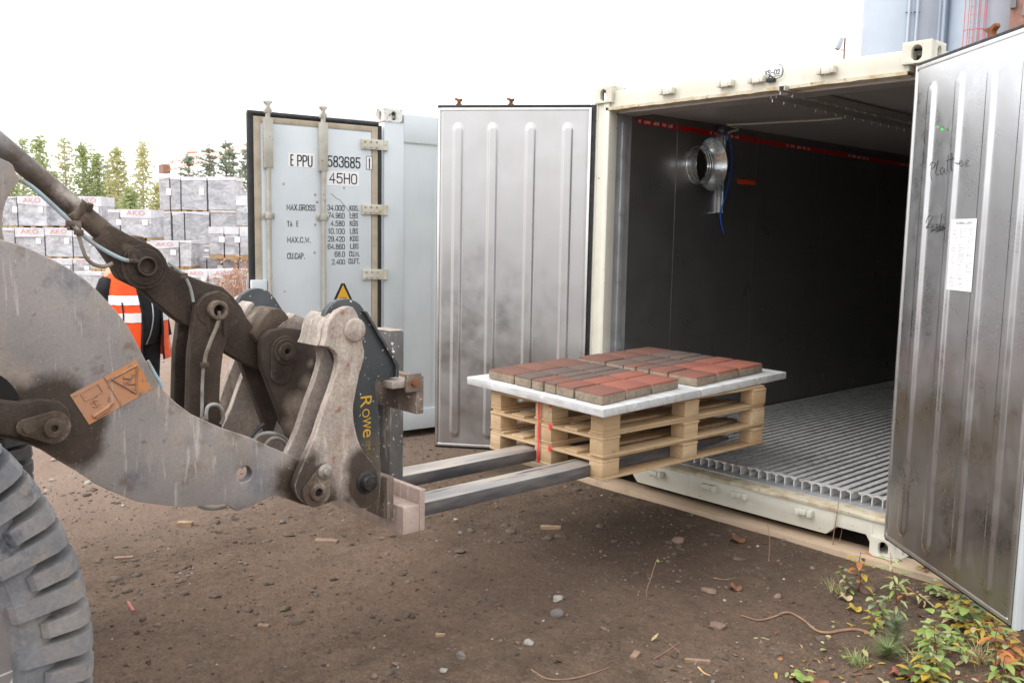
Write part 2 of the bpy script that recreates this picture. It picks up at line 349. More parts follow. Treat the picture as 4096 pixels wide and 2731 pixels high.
# damp soil in front of the container, plus painted shade under the pallets
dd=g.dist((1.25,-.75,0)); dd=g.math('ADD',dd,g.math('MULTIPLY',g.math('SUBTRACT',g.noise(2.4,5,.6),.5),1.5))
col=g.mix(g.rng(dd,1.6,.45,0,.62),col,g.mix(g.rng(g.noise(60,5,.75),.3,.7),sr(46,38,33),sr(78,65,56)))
# pale reddish compacted yard further off
sx=g.new('ShaderNodeSeparateXYZ'); g.lk(g.pos,sx.inputs[0])
fx=g.rng(g.math('ADD',sx.outputs[0],g.math('MULTIPLY',g.noise(.6,4,.6),1.6)),.3,-1.8)
col=g.mix(fx,col,g.mix(g.rng(g.noise(1.2,6,.65),.35,.7),sr(152,130,115),sr(168,149,136)))
# gravel by the near edge (bottom right)
gx=g.dist((4.1,-2.9,0)); gx=g.math('ADD',gx,g.math('MULTIPLY',g.math('SUBTRACT',g.noise(2,4,.6),.5),1.1))
vc=g.vor(95,None,'F1','Color'); vs=g.new('ShaderNodeSeparateColor'); g.lk(vc,vs.inputs[0])
grav=g.mix(vs.outputs[0],sr(96,84,78),sr(150,138,132)); grav=g.mix(g.rng(g.vor(95),.3,.6),grav,sr(66,56,50))
col=g.mix(g.rng(gx,1.15,.55,0,.85),col,grav)
pv=g.vor(60,None,'F1','Color'); ps=g.new('ShaderNodeSeparateColor'); g.lk(pv,ps.inputs[0])
peb=g.math('MULTIPLY',g.rng(ps.outputs[0],.93,.95),g.rng(g.vor(60),.32,.22))
col=g.mix(peb,col,g.mix(ps.outputs[1],sr(104,90,80),sr(158,146,136)))
pv2=g.vor(170,None,'F1','Color'); ps2=g.new('ShaderNodeSeparateColor'); g.lk(pv2,ps2.inputs[0])
col=g.mix(g.math('MULTIPLY',g.rng(ps2.outputs[0],.82,.86),g.rng(g.vor(170),.35,.2)),col,g.mix(ps2.outputs[1],sr(62,51,44),sr(140,124,110)))
g.lk(col,bs.inputs['Base Color']); bs.inputs['Roughness'].default_value=.93; bs.inputs['Specular IOR Level'].default_value=.25
hh=g.math('ADD',g.noise(38,8,.72),g.math('MULTIPLY',peb,.5)); hh=g.math('ADD',hh,g.math('MULTIPLY',g.rng(g.vor(120),.5,.1),.25))
hh=g.math('ADD',hh,g.math('MULTIPLY',g.noise(9,6,.7),1.6)); g.bump(hh,1.0,bs,.02)
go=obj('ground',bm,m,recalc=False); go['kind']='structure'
# ================================================================ open reefer container
Z0=.045
BX0,BX1=0.,2.438
c1=thing('refrigerated_container','cream refrigerated container with both steel doors swung open and a dark empty interior','container',(1.219,0,Z0))
def casting(x,y,z,sx,sy,par,m,T=None):
    """hollow corner casting, outer corner at x,y,z growing in sx, sy"""
    bm=BM(); Wd,Dp,H=.162,.178,.118; t=.028
    x0=x if sx>0 else x-Wd; y0=y if sy>0 else y-Dp
    yo=y0 if sy>0 else y0+Dp; ny=-1 if sy>0 else 1
    plate_hole(bm,(x0,yo,z),(1,0,0),(0,0,1),(0,ny,0),Wd,H,(Wd*.5,H*.47),.030,.042,t)
    xo=x0 if sx>0 else x0+Wd; nx=-1 if sx>0 else 1
    ya,yb=(y0+t,y0+Dp) if sy>0 else (y0,y0+Dp-t)
    plate_hole(bm,(xo,ya,z),(0,1,0),(0,0,1),(nx,0,0),yb-ya,H,((yb-ya)*.46,H*.47),.026,.040,t)
    xi=x0+Wd-.012 if sx>0 else x0
    box(bm,xi,xi+.012,ya,yb,z,z+H); yi=y0+Dp-.012 if sy>0 else y0
    xa,xb=(x0+t,x0+Wd-.012) if sx>0 else (x0+.012,x0+Wd-t)
    box(bm,xa,xb,yi,yi+.012,z,z+H)
    ya2,yb2=(ya,yb-.012) if sy>0 else (ya+.012,yb)
    box(bm,xa,xb,ya2,yb2,z+H-.02,z+H-.0005); box(bm,xa,xb,ya2,yb2,z+.0005,z+.02)
    bmesh.ops.remove_doubles(bm,verts=bm.verts,dist=.0004)
    es=[e for e in bm.edges if len(e.link_faces)==2 and e.calc_face_angle(0)>1.2 and abs(e.verts[0].co.z-e.verts[1].co.z)>.1 ]
    if T: xform(bm,T)
    return obj('corner_casting',bm,m,par,bevel=.004)
LEN=13.716; ZT=Z0+2.896
for x,sx in((BX0,1),(BX1,-1)):
    for y,sy in((0,1),(LEN,-1)):
        for z in(Z0,ZT-.118): casting(x,y,z,sx,sy,c1,M['cream'])
# posts (cream) with hinge recesses, aluminium jambs behind
for s,x in((1,BX0),(-1,BX1)):
    bm=BM(); P=[(0,.012),(.022,.012),(.024,.022),(.076,.022),(.078,.012),(.118,.012),(.131,.02),(.122,.118),(0,.118)]
    if s<0: P=[(min(a,.082),b) for a,b in P if a<.079]+[(.088,.02),(.084,.118),(0,.118)]
    P=[(x+s*a,b) for a,b in P]; prism_z(bm,P,Z0+.118,ZT-.118); po=obj('corner_post',bm,M['cream'],c1,bevel=.003)
    bm=BM(); Q=[(.118,.1185),(.112,.17),(.104,.30),(.01,.30),(.01,.1185)] if s>0 else [(.083,.1185),(.083,.30),(.01,.30),(.01,.1185)]; prism_z(bm,[(x+s*a,b) for a,b in Q],.26,2.80); jb=obj('door_jamb',bm,M['alu'],c1)
    for z in(.46,1.05,1.62,2.36):
        bm=BM(); xa,xb=(x-.030,x-.002) if s>0 else (x+.002,x+.030); box(bm,xa,xb,.02,.06,z,z+.13); lug=obj('hinge_lug',bm,M['rust'],c1,bevel=.004)
        for dz in(-.022,.134):
            bm=BM(); box(bm,min(xa,x),max(xb,x),.006,.07,z+dz,z+dz+.016); obj('lug_plate',bm,M['cream'],lug,bevel=.003)
    if s<0: continue
    bm=BM(); prism_z(bm,[(x+s*a,b) for a,b in((.1125,.172),(.128,.176),(.126,.222),(.110,.226))],.36,2.70); obj('drain_channel',bm,M['alu'],jb,bevel=.002)
    for z in(.52,1.02,1.52,2.02,2.45):
        bm=BM(); prism_z(bm,[(x+s*a,b) for a,b in((.1135,.166),(.132,.170),(.130,.228),(.1085,.232))],z,z+.05); obj('channel_clip',bm,M['alu'],jb,bevel=.002)
# header beam
bm=BM(); prism(bm,[(.03,2.79),(.03,2.795),(.028,2.83),(.034,2.90),(.05,2.908),(.118,2.908),(.118,2.79)],lambda y,z:(.13,y,z),lambda y,z:(2.308,y,z)); hb=obj('header_beam',bm,M['cream'],c1,bevel=.004)
bm=BM(); P=[(.10+i*.0552,2.7895+.004*noise.noise((i*.7,0,0))) for i in range(41)]
vs=[]
for x,z in P: vs.append([bm.verts.new(q) for q in((x,.012,z),(x,.012,z-.02+.004*noise.noise((x*9,3,0))),(x,.11,z-.02),(x,.11,z-.002))])
for a,b in zip(vs,vs[1:]):
    for k in range(4): bm.faces.new((a[k],a[(k+1)%4],b[(k+1)%4],b[k]))
obj('header_lip',bm,M['creamrust'],hb)
bm=BM(); box(bm,.13,2.31,.11,.30,2.755,2.772); obj('header_soffit',bm,M['ceil'],c1)
def keeper(x,z,par,up):
    bm=BM(); y=.03
    box(bm,x-.055,x-.028,y-.05,y,z-.022,z+.020); box(bm,x+.024,x+.055,y-.046,y,z-.020,z+.024)
    box(bm,x-.026,x+.026,y-.018,y,z-.012,z+.012); box(bm,x-.022,x+.034,y-.05,y-.034,z-.024*up,z+.012*up) if up>0 else box(bm,x-.034,x+.022,y-.05,y-.034,z-.012,z+.024)
    obj('lock_keeper',bm,M['cream'],par,bevel=.006)
for x in(.66,1.13,1.36,1.83): keeper(x,2.848,c1,1)
for x in(.69,1.14,1.382,1.849): keeper(x,.193,c1,-1)
# sill
bm=BM(); P=[(.162,.163),(.44,.152),(.50,.088),(1.985,.088),(2.05,.150),(2.236,.150),(2.276,.088),(2.276,.245),(.162,.245)]
prism(bm,P,lambda x,z:(x,.03,z),lambda x,z:(x,.115,z)); si=obj('door_sill',bm,M['cream'],c1,bevel=.004)
bm=BM(); box(bm,2.2765,2.37,.032,.1145,.1635,.2449); obj('sill_end',bm,M['cream'],si)
bm=BM(); vs=[]
for i in range(45):
    x=.14+i*.0506; n1=.004*noise.noise((x*6,1,0)); n2=.004*noise.noise((x*8,5,2))
    vs.append([bm.verts.new(q) for q in((x,.016+n1,.2455),(x,.014+n2,.262+n1),(x,.03,.27+n2),(x,.12,.272),(x,.12,.2455))])
for a,b in zip(vs,vs[1:]):
    for k in range(5): bm.faces.new((a[k],a[(k+1)%5],b[(k+1)%5],b[k]))
obj('sill_lip',bm,M['creamrust'],si,ang=60)
bm=BM(); box(bm,.12,2.318,.1205,.36,.262,.2795); obj('threshold_plate',bm,M['alu'],si,bevel=.003)
# T floor: longitudinal slats, open channels between them
bm=BM(); pitch=.0655; n=34; x0=.118
for i in range(n):
    x=x0+i*pitch+.012; fy=.185+(.012 if (i//6)%2 else 0)
    prism(bm,[(x,.338),(x+.037,.338),(x+.037,.331),(x+.025,.327),(x+.024,.281),(x+.018,.281),(x+.017,.327),(x,.331)],lambda a,z:(a,fy,z),lambda a,z:(a,13.3,z))
tf=obj('t_floor',bm,M['tfloor'],c1)
bm=BM(); box(bm,.10,2.338,.362,13.4,.255,.2805); obj('floor_pan',bm,dirty('floor_pan',(.035,.035,.035),(.02,.02,.02),8,.4,.7,.6,.2),tf)
for i in range(6):
    bm=BM(); xa=x0+.012+i*6*pitch; xb=min(xa+5*pitch+.042,2.34); fy=.184+(.012 if i%2 else 0); box(bm,xa,xb,fy-.006,fy+.03,.3385,.3425); obj('slat_cap',bm,M['tfloor'],tf)
# walls, ceiling, end, outer skin
def wallmesh(x,nx):
    bm=BM(); ys=[.30,.86,2.0,3.16,4.27,5.4,6.5,7.6,8.7,9.8,10.9,12,13.4]
    for a,b in zip(ys,ys[1:]):
        e=.0032 if a==.30 or a==.86 else .0012
        v=[bm.verts.new(q) for q in((x,a+e,.27),(x,b-e,.27),(x,b-e,2.80),(x,a+e,2.80))]; bm.faces.new(v)
        r=bmesh.ops.extrude_face_region(bm,geom=[bm.faces[-1]] if False else bm.faces[-1:]) if False else None
        w=[bm.verts.new((x-nx*.008,q.co.y+(-e if i in(0,3) else e),q.co.z)) for i,q in enumerate(v)]
        bm.faces.new((v[0],w[0],w[3],v[3])); bm.faces.new((v[1],v[2],w[2],w[1]))
    box(bm,min(x-nx*.06,x-nx*.009),max(x-nx*.06,x-nx*.009),.301,13.4,.27,2.80)
    return bm
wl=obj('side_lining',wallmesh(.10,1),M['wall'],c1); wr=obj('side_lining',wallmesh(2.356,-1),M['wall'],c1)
bm=BM(); prev=None
nx_=150
for i in range(nx_+1):
    x=.10+2.238*i/nx_; z=2.80-(.004 if i%2 else 0)
    row=[bm.verts.new((x,.30,z)),bm.verts.new((x,13.4,z))]
    if prev: bm.faces.new((prev[0],row[0],row[1],prev[1]))
    prev=row
box(bm,.095,2.343,.301,13.4,2.8015,2.88)
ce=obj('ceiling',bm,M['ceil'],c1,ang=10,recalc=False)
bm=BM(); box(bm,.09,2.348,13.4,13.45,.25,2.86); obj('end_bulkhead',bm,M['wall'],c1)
for x in(.012,2.400):
    bm=BM(); box(bm,x,x+.026,.1185,LEN-.05,Z0+.15,2.885); obj('outer_side',bm,M['cream'],c1)
    bm=BM(); box(bm,x-.006,x+.06,.18,LEN-.18,Z0+.02,Z0+.15); obj('bottom_rail',bm,M['cream'],c1,bevel=.005)
bm=BM(); box(bm,.02,2.418,.1185,LEN-.05,2.886,2.912); obj('roof',bm,M['cream'],c1)
# red load line with lettering along the left lining
TL=lambda y,z:basis(Vector((.1045,y,z)),Vector((0,1,-.003)),Vector((0,.003,1)),Vector((1,0,0)))
segs=[(.36,.84),(.87,2.0),(2.01,3.14),(3.17,4.26),(4.28,5.4),(5.42,6.4)]
for k,(a,b) in enumerate(segs):
    bm=BM(); z=2.733-.0075*a; z2=2.733-.0075*b; v=[bm.verts.new(q) for q in((.1030,a,z-.019),(.1030,b,z2-.019),(.1030,b,z2+.019),(.1030,a,z+.019))]; bm.faces.new(v); ll=obj('load_line',bm,M['redtape'],wl,recalc=False)
for y in(.375,1.28,2.45,3.6,4.7):
    w=.43
    for i,(wd,f,l) in enumerate((('NO',0,.07),('CARGO',.16,.17),('ABOVE',.42,.16),('THIS',.66,.12),('LINE',.85,.12))):
        lettering('load_line_lettering',wd,M['white'],wl,TL(y+f*w,2.733-.0075*(y+f*w)-.011),l*w,.022,.16)
for P in([(1.704,2.371),(1.981,2.375),(1.981,2.337),(1.713,2.331)],):
    bm=BM(); bm.faces.new([bm.verts.new((.1034,y,z)) for y,z in P]); obj('orange_tape_strip',bm,M['orange_tape'],wl)
# ceiling rails, conduit
def rail(a,b,z,name='ceiling_rail'):
    bm=BM(); d=(Vector(b)-Vector(a)); L=d.length; d.normalize(); s=Vector((-d.y,d.x,0)); T=basis(Vector((a[0],a[1],z)),d,s,Vector((0,0,1)))
    box(bm,0,L,-.022,-.016,0,.03,T); box(bm,0,L,.016,.022,0,.03,T); box(bm,0,L,-.016,.016,.026,.03,T)
    o=obj(name,bm,M['ceil'],c1)
    for i in range(int(L/.14)):
        bm=BM(); box(bm,.03+i*.14,.036+i*.14,.024,.027,-.018,.05,T); obj('rail_hook',bm,M['galv'],o)
RA=[(1.419,0.112),(1.322,2.263),(1.563,-0.035),(1.513,1.837)]
rail(RA[0]+(0,),(RA[1][0]+.0,RA[1][1]+1.5,0),2.74); rail(RA[2]+(0,),(RA[3][0],RA[3][1]+1.5,0),2.755)
CP=[(0.320,1.216),(0.456,1.278),(0.609,1.309),(0.758,1.338),(0.897,1.378),(1.039,1.406),(1.194,1.404)]
bm=BM(); tube(bm,[(x,y,2.765) for x,y in CP],.007,8)
P0=CP[0]; tube(bm,spl([(P0[0],P0[1],2.765),(P0[0]-.10,P0[1]+.3,2.765),(.135,1.50,2.74),(.125,1.50,2.68)],6),.008,8); obj('conduit',bm,M['whitecable'],ce)
# ventilation duct: flange plate on the left lining, ribbed pipe with a flared mouth
dv=thing('ventilation_duct','galvanised round air duct with flared mouth fixed on the dark container wall','duct',(.11,1.15,2.30))
D0=[(0.891,2.680),(0.921,2.226),(1.374,2.676),(1.386,2.232)]
y0=D0[0][0]; y0-=.03; y1=y0+.46; zt=D0[0][1]; zb=D0[1][1]
bm=BM(); box(bm,.101,.106,y0,y1,zb,zt); obj('flange_plate',bm,M['wall'],dv)
cyy,czz=(y0+y1)/2-.0,(zt+zb)/2-.005
bm=BM(); r=.150; L_=.085
lathe(bm,[(r,0),(r,.03),(r+.004,.034),(r,.038),(r,L_-.015),(r+.006,L_-.008),(r+.006,L_),(.205,L_+.085),(.207,L_+.087),(.203,L_+.083),(r+.001,L_),(r-.004,L_-.02),(r-.004,.01)],(.106,cyy,czz),(1,0,0),64)
for k in range(3): lathe(bm,[(r-.004,.02+.022*k),(r-.010,.026+.022*k),(r-.004,.032+.022*k)],(.106,cyy,czz),(1,0,0),64)
obj('duct_pipe',bm,M['galv'],dv,ang=40)
bm=BM(); lathe(bm,[(r-.012,0.01),(.001,0.012)],(.106,cyy,czz),(1,0,0),40); obj('damper',bm,M['dark'],dv)
rd=thing('mounting_rail','slim galvanised rail hanging on the dark wall beside the air duct','rail',(.12,1.46,2.08))
bm=BM(); box(bm,.103,.112,1.43,1.475,2.08,2.73); box(bm,.112,.132,1.43,1.435,2.08,2.73); box(bm,.112,.132,1.470,1.475,2.08,2.73); box(bm,.112,.126,1.450,1.455,2.08,2.73); obj('rail_profile',bm,M['galv'],rd)
bm=BM(); box(bm,.103,.14,1.36,1.49,2.073,2.0795); obj('rail_foot',bm,M['galv'],rd)
bc=[(1.425,2.740),(1.500,2.653),(1.523,2.529),(1.509,2.371),(1.465,2.227),(1.431,2.139),(1.401,2.067),(1.408,2.020),(1.431,1.957),(1.463,1.905)]
bm=BM(); tube(bm,spl([(.16,y,z) for y,z in bc],4),.0055,7); tag(obj('cable',bm,M['blue'],loc=(.16,bc[-1][0],bc[-1][1])),'blue cable dangling down the wall beside the air duct','cable')
bm=BM(); lathe(bm,[(0,-.04),(.03,-.03),(.04,0),(.028,.03),(0,.045)],(.135,bc[0][0]-.03,bc[0][1]+.01),(0,.2,1),10); obj('junction_wrap',bm,dirty('foil_wrap',(.3,.33,.38),(.12,.13,.15),40,.4,.6,.3,.6,.8,80,.01),rd)
# XS-02 plate, padlock and wire on the header
bm=BM(); bm.faces.new([bm.verts.new(q) for q in((1.395,.0245,2.862),(1.520,.0245,2.860),(1.520,.0255,2.904),(1.395,.0255,2.907))]); lb=obj('number_plate',bm,M['label'],hb)
lettering('plate_lettering','XS-02',M['black'],lb,basis(Vector((1.403,.0215,2.868)),Vector((1,0,-.02)),Vector((0,.02,1)),Vector((0,-1,0))),.108,.031,.14)
bm=BM(); box(bm,1.43,1.485,.0,.022,2.822,2.846); tube(bm,spl([(1.44,.01,2.842),(1.455,.005,2.862),(1.475,.01,2.842)],5),.004,6); obj('padlock',bm,M['black'],hb,bevel=.003)
bm=BM(); tube(bm,spl([(1.485,.01,2.835),(1.530,.012,2.850),(1.538,.012,2.885),(1.525,.012,2.915),(1.50,.02,2.922)],6),.0025,6); obj('seal_wire',bm,M['black'],hb)
# ---------------------------------------------------------------- doors of the open container
M['rim']=steel('door_edge_steel',(.72,.72,.72),.4,(9,9,.7),.0,(.5,.47,.44),.7)
def sm(x): x=max(0,min(1,x)); return x*x*(3-2*x)
def door(hinge,ang,side,z0,h,w,mat,beads,label):
    d=Vector((math.cos(ang),math.sin(ang),0)); n=Vector((-d.y,d.x,0))
    if side=='l': n=Vector((.627,-.779,0))
    else: n=Vector((-.625,-.781,0))
    o=Vector((hinge[0],hinge[1],z0)); T=basis(o,d,Vector((0,0,1)),n)   # local: s, z, towards inside face
    g=.022
    root=obj('door',(lambda b:(box(b,.012,w-.006,.0,h,-.088,-.012,T),b)[1])(BM()),M['cream'],c1,bevel=.004); root['label']=label
    bm=BM(); ns,nz=150,190; L=[]
    for i in range(ns+1):
        s=g+(w-2*g)*i/ns; row=[]
        for j in range(nz+1):
            z=g+(h-2*g)*j/nz; dep=0
            for bs,za,zb,hw in beads:
                dz=max(za-z,0,z-zb); r=math.hypot(s-bs,dz); dep=max(dep,.014*sm((hw-r)/.016))
            dep-=.006*sm((g+.02-s)/.02)+.006*sm((s-(w-g-.02))/.02)
            dep+=.0022*noise.noise((s*2.2,z*1.1,3 if side=='l' else 8))
            row.append(bm.verts.new(T@Vector((s,z,dep))))
        L.append(row)
    for a,b in zip(L,L[1:]):
        for j in range(nz): bm.faces.new((a[j],b[j],b[j+1],a[j+1]))
    fp=obj('inner_panel',bm,mat,root,ang=60,recalc=False)
    bm=BM()
    for q in((.004,g,0,h),(w-g,w-.004,0,h),(g,w-g,0,g),(g,w-g,h-g,h)): box(bm,q[0],q[1],q[2],q[3],-.0115,.002,T)
    obj('panel_rim',bm,M['rim'],root,bevel=.003)
    bm=BM()
    for q in((-.026,.0115,-.024,h+.024),(w-.0055,w+.004,-.020,h+.024),(.0125,w-.006,h+.001,h+.024),(.0125,w-.006,-.022,-.001)): box(bm,q[0],q[1],q[2],q[3],-.06,-.018,T)
    obj('door_gasket',bm,M['rubber'],root,bevel=.006)
    if side=='r':
        bm=BM(); box(bm,w+.0045,w+.03,-.01,h,-.03,.0,T); box(bm,w+.0045,w+.018,-.01,h,-.055,-.031,T); obj('edge_trim',bm,M['c2'],root,bevel=.004)
    for s in((.62,1.02) if side=='l' else (.50,.95)):
        bm=BM(); tube(bm,[T@Vector((s,-.02,-.11)),T@Vector((s,h+.03,-.11))],.017,10); rod=obj('lock_rod',bm,M['c2rod'],root)
        bm=BM(); P=[(-.022,.0),(.022,0),(.024,.022),(.012,.03),(.014,.046),(.036,.058),(.03,.072),(-.006,.062),(-.024,.066),(-.026,.052),(-.012,.042),(-.012,.028),(-.024,.02)]
        k=1.25 if side=='r' else .95
        prism(bm,P,lambda a,b:T@Vector((s+a*k,h+.02+b*k,-.125)),lambda a,b:T@Vector((s+a*k,h+.02+b*k,-.095))); obj('lock_cam',bm,M['rust'],rod,bevel=.004)
    return root,T,fp
BL=[(s,.115,2.42,.040) for s in(.175,.45,.735,1.0)]
ldoor,TLD,_=door((.004,-.028),R_(-141.2),'l',.217,2.579,1.160,M['stainless'],BL,'bright brushed steel door face, left leaf')
BR=[(s,.115,2.42,.040) for s in(.19,.45,.72,.985)]
rdoor,TRD,_=door((2.402,-.098),R_(-38.66),'r',.209,2.575,1.178,M['stainless_r'],BR,'darker mirror-like steel door face with paper notice, right leaf')
def onR(s,z,k=.004): return TRD@Vector((s,z-.209,k))
# notice sheet
NS=[(0.493,1.976),(0.709,1.972),(0.710,1.631),(0.492,1.634)]
nu=Vector((math.cos(R_(-38.66)),math.sin(R_(-38.66)),0)); nn=Vector((-.625,-.781,0))
(sa,za),(sb,zb_),(sc,zc_),(s_,z_)=NS
sa=(sa+s_)/2; sb=(sb+sc)/2; za=(za+zb_)/2; zd=(zc_+z_)/2
bm=BM()
for i in range(9):
    for j in range(2): bm.verts.new(onR(sa+(sb-sa)*j,za+(zd-za)*i/8,.017))
bm.verts.ensure_lookup_table()
for i in range(8): bm.faces.new([bm.verts[k] for k in(2*i,2*i+1,2*i+3,2*i+2)])
ns=obj('notice_sheet',bm,M['label'],rdoor)
TN=lambda fx,fy,k=.0185:basis(onR(sa+(sb-sa)*fx,za+(zd-za)*fy,k),nu,Vector((0,0,1)),nn)
wN,hN=sb-sa,za-zd
lettering('notice_heading','MATERIAL LISTS',M['black'],ns,TN(.2,.072),wN*.62,hN*.03,.14)
me=ns.data; uv=me.uv_layers.new(name='UVMap')
for lp in me.loops:
    k=lp.vertex_index; uv.data[lp.index].uv=(k%2,1-(k//2)/8)
m,nt,bs=nmat('printed_notice'); g=N(nt); tc=g.new('ShaderNodeUVMap'); sp2=g.new('ShaderNodeSeparateXYZ'); g.lk(tc.outputs[0],sp2.inputs[0]); U_,V_=sp2.outputs[0],sp2.outputs[1]
def band(x,c,w): return g.math('LESS_THAN',g.math('ABSOLUTE',g.math('SUBTRACT',x,c)),w)
grid=None
for c in(.885,.85,.74,.60,.49,.36,.17): k=band(V_,c,.0013); grid=k if grid is None else g.math('MAXIMUM',grid,k)
for c in(.06,.40,.74,.94): grid=g.math('MAXIMUM',grid,g.math('MULTIPLY',band(U_,c,.005),band(V_,.53,.355)))
grid=g.math('MULTIPLY',grid,band(U_,.5,.44))
ln=g.math('FRACT',g.math('MULTIPLY',V_,46)); rowm=g.math('MULTIPLY',g.math('GREATER_THAN',ln,.35),g.math('LESS_THAN',ln,.75)); cmb=g.new('ShaderNodeCombineXYZ'); g.lk(g.math('MULTIPLY',U_,26),cmb.inputs[0]); g.lk(g.math('FLOOR',g.math('MULTIPLY',V_,46)),cmb.inputs[1])
words=g.rng(g.noise(1.1,2,.5,cmb.outputs[0]),.47,.53); cmb2=g.new('ShaderNodeCombineXYZ'); g.lk(g.math('FLOOR',g.math('MULTIPLY',U_,3)),cmb2.inputs[0]); g.lk(g.math('FLOOR',g.math('MULTIPLY',V_,46)),cmb2.inputs[1])
para=g.rng(g.noise(.37,1,.5,cmb2.outputs[0]),.44,.5); colm=g.math('LESS_THAN',g.math('FRACT',g.math('MULTIPLY',g.math('SUBTRACT',U_,.06),2.94)),.62)
pr_=g.math('MULTIPLY',g.math('MULTIPLY',rowm,words),g.math('MULTIPLY',para,g.math('MULTIPLY',colm,g.math('MULTIPLY',band(V_,.45,.42),band(U_,.5,.42)))))
col=g.mix(g.math('MAXIMUM',g.math('MULTIPLY',pr_,.75),g.math('MULTIPLY',grid,.7)),sr(236,238,242),sr(70,70,74)); g.lk(col,bs.inputs['Base Color']); bs.inputs['Roughness'].default_value=.45
me.materials.clear(); me.materials.append(m)
def pen(pl,r=.0019,k=.0165,name='marker_writing'):
    bm=BM()
    for P in pl:
        q=spl([onR(s,z,k) for s,z in P],5); tube(bm,q,r,5)
    obj(name,bm,M['marker'],rdoor)
pen([[(0.250,2.248),(0.260,2.262),(0.281,2.265),(0.301,2.255),(0.296,2.242),(0.275,2.232)],[(0.271,2.263),(0.265,2.235),(0.266,2.201),(0.280,2.172)],[(0.316,2.283),(0.325,2.267),(0.315,2.231),(0.311,2.208),(0.324,2.197),(0.345,2.199)],[(0.384,2.226),(0.366,2.230),(0.354,2.215),(0.359,2.200),(0.377,2.201),(0.389,2.217),(0.392,2.224),(0.394,2.207),(0.409,2.199)],[(0.420,2.287),(0.419,2.252),(0.421,2.214),(0.432,2.206)],[(0.446,2.296),(0.447,2.254),(0.450,2.217),(0.461,2.210)],[(0.401,2.261),(0.438,2.265),(0.469,2.268)],[(0.485,2.247),(0.510,2.237),(0.536,2.241),(0.548,2.247),(0.541,2.253),(0.527,2.249),(0.527,2.236),(0.538,2.226),(0.558,2.227)]])
pen([[(0.249,1.959),(0.269,1.991),(0.306,1.992),(0.300,1.973),(0.266,1.945),(0.258,1.933),(0.302,1.954),(0.325,1.920)],[(0.264,1.930),(0.304,1.939),(0.360,1.934),(0.422,1.941),(0.380,1.924),(0.307,1.920),(0.361,1.929),(0.427,1.943),(0.424,1.926),(0.344,1.922),(0.299,1.910),(0.378,1.936)],[(0.396,2.002),(0.395,1.972),(0.394,1.924)],[(0.357,1.929),(0.361,1.953),(0.382,1.936),(0.386,1.953),(0.415,1.929)]],.0018)
bm=BM()
for Pp in([(0.286,2.441),(0.301,2.443),(0.313,2.434),(0.299,2.430)],[(0.329,2.423),(0.346,2.428),(0.361,2.417),(0.341,2.414)]): bm.faces.new([bm.verts.new(onR(s,z,.0165)) for s,z in Pp])
obj('green_sticker_scrap',bm,flat('green_scrap',sr(60,240,90),.5),rdoor)
# plank under the container
bm=BM(); vs=[]
for i in range(30):
    x=-.9+i*.14; e=.002*noise.noise((i,.3,0)); vs.append([bm.verts.new(q) for q in((x,-.055,-.03),(x,-.055,.041+e),(x,.14,.043+e),(x,.14,-.03))])
for a,b in zip(vs,vs[1:]):
    for k in range(4): bm.faces.new((a[k],a[(k+1)%4],b[(k+1)%4],b[k]))
bm.faces.new(vs[0]); bm.faces.new(vs[-1][::-1])
tag(obj('plank',bm,M['plank'],bevel=.002,loc=(1.2,0,0)),'long pale new timber plank under the front edge of the cream container','plank')
# ================================================================ second container (white) with one door swung out
A3=R_(83.39); U2=Vector((math.cos(A3),math.sin(A3),0)); V2=Vector((-math.sin(A3),math.cos(A3),0)); O2=Vector((-2.094,-.424,.044))
c2=thing('freight_container','white closed-sided container behind, its lettered end door swung out square','container',(O2.x,O2.y,.044))
T2=basis(O2,V2,U2,Vector((0,0,1)))     # local x = towards its far side, y = depth, z up
for x,sx in((0,1),(2.438,-1)):
    for y,sy in((0,1),(13.716,-1)):
        for z in(0,2.778): casting(x,y,z,sx,sy,c2,M['rustpaint'],T2)
def b2(name,m,q,par=None,bev=.004):
    bm=BM(); box(bm,*q,T2); return obj(name,bm,m,par or c2,bevel=bev)
for x0,x1 in((.004,.15),(2.288,2.434)): b2('corner_post',M['c2'],(x0,x1,.004,.20,.118,2.778))
b2('top_rail',M['c2'],(.002,.05,.2005,13.53,2.62,2.86)); b2('top_rail',M['c2'],(2.388,2.436,.2005,13.53,2.62,2.86))
b2('roof',M['c2'],(.051,2.387,.10,13.6,2.815,2.845)); b2('header_beam',M['c2'],(.1505,2.2875,.01,.0995,2.70,2.885))
b2('door_sill',M['c2'],(.1505,2.2875,.01,.10,.03,.20)); b2('end_wall',M['c2'],(.01,2.42,13.55,13.65,.1,2.8))
b2('bottom_rail',M['c2'],(-.004,.05,.2005,13.53,.012,.20)); b2('bottom_rail',M['c2'],(2.388,2.44,.2005,13.53,.012,.20))
for xx in(.014,2.41):
    bm=BM(); prev=None; ys=[]
    y=.2; 
    while y<13.5:
        ys+=[(y,0),(y+.30,0),(y+.305,.004),(y+.335,.004),(y+.34,0)]; y+=.40
    ys.append((13.54,0))
    for y,dx in ys:
        row=[bm.verts.new(T2@Vector((xx+(dx if xx<1 else -dx),y,z))) for z in(.2,2.62)]
        if prev: bm.faces.new((prev[0],row[0],row[1],prev[1]))
        prev=row
    box(bm,xx+.006,xx+.02,.2,13.5,.2,2.62,T2); obj('side_panel',bm,M['c2'],c2,ang=20)
b2('side_seam',M['c2rod'],(-.0005,.0018,.20,13.5,2.612,2.6195)); b2('floor_frame',M['dark'],(.06,2.37,.21,13.5,.02,.19))
b2('closed_door',M['c2'],(1.22,2.285,.012,.09,.205,2.695)); b2('inner_darkness',M['dark'],(.155,1.2,.35,.36,.2,2.7),bev=0)
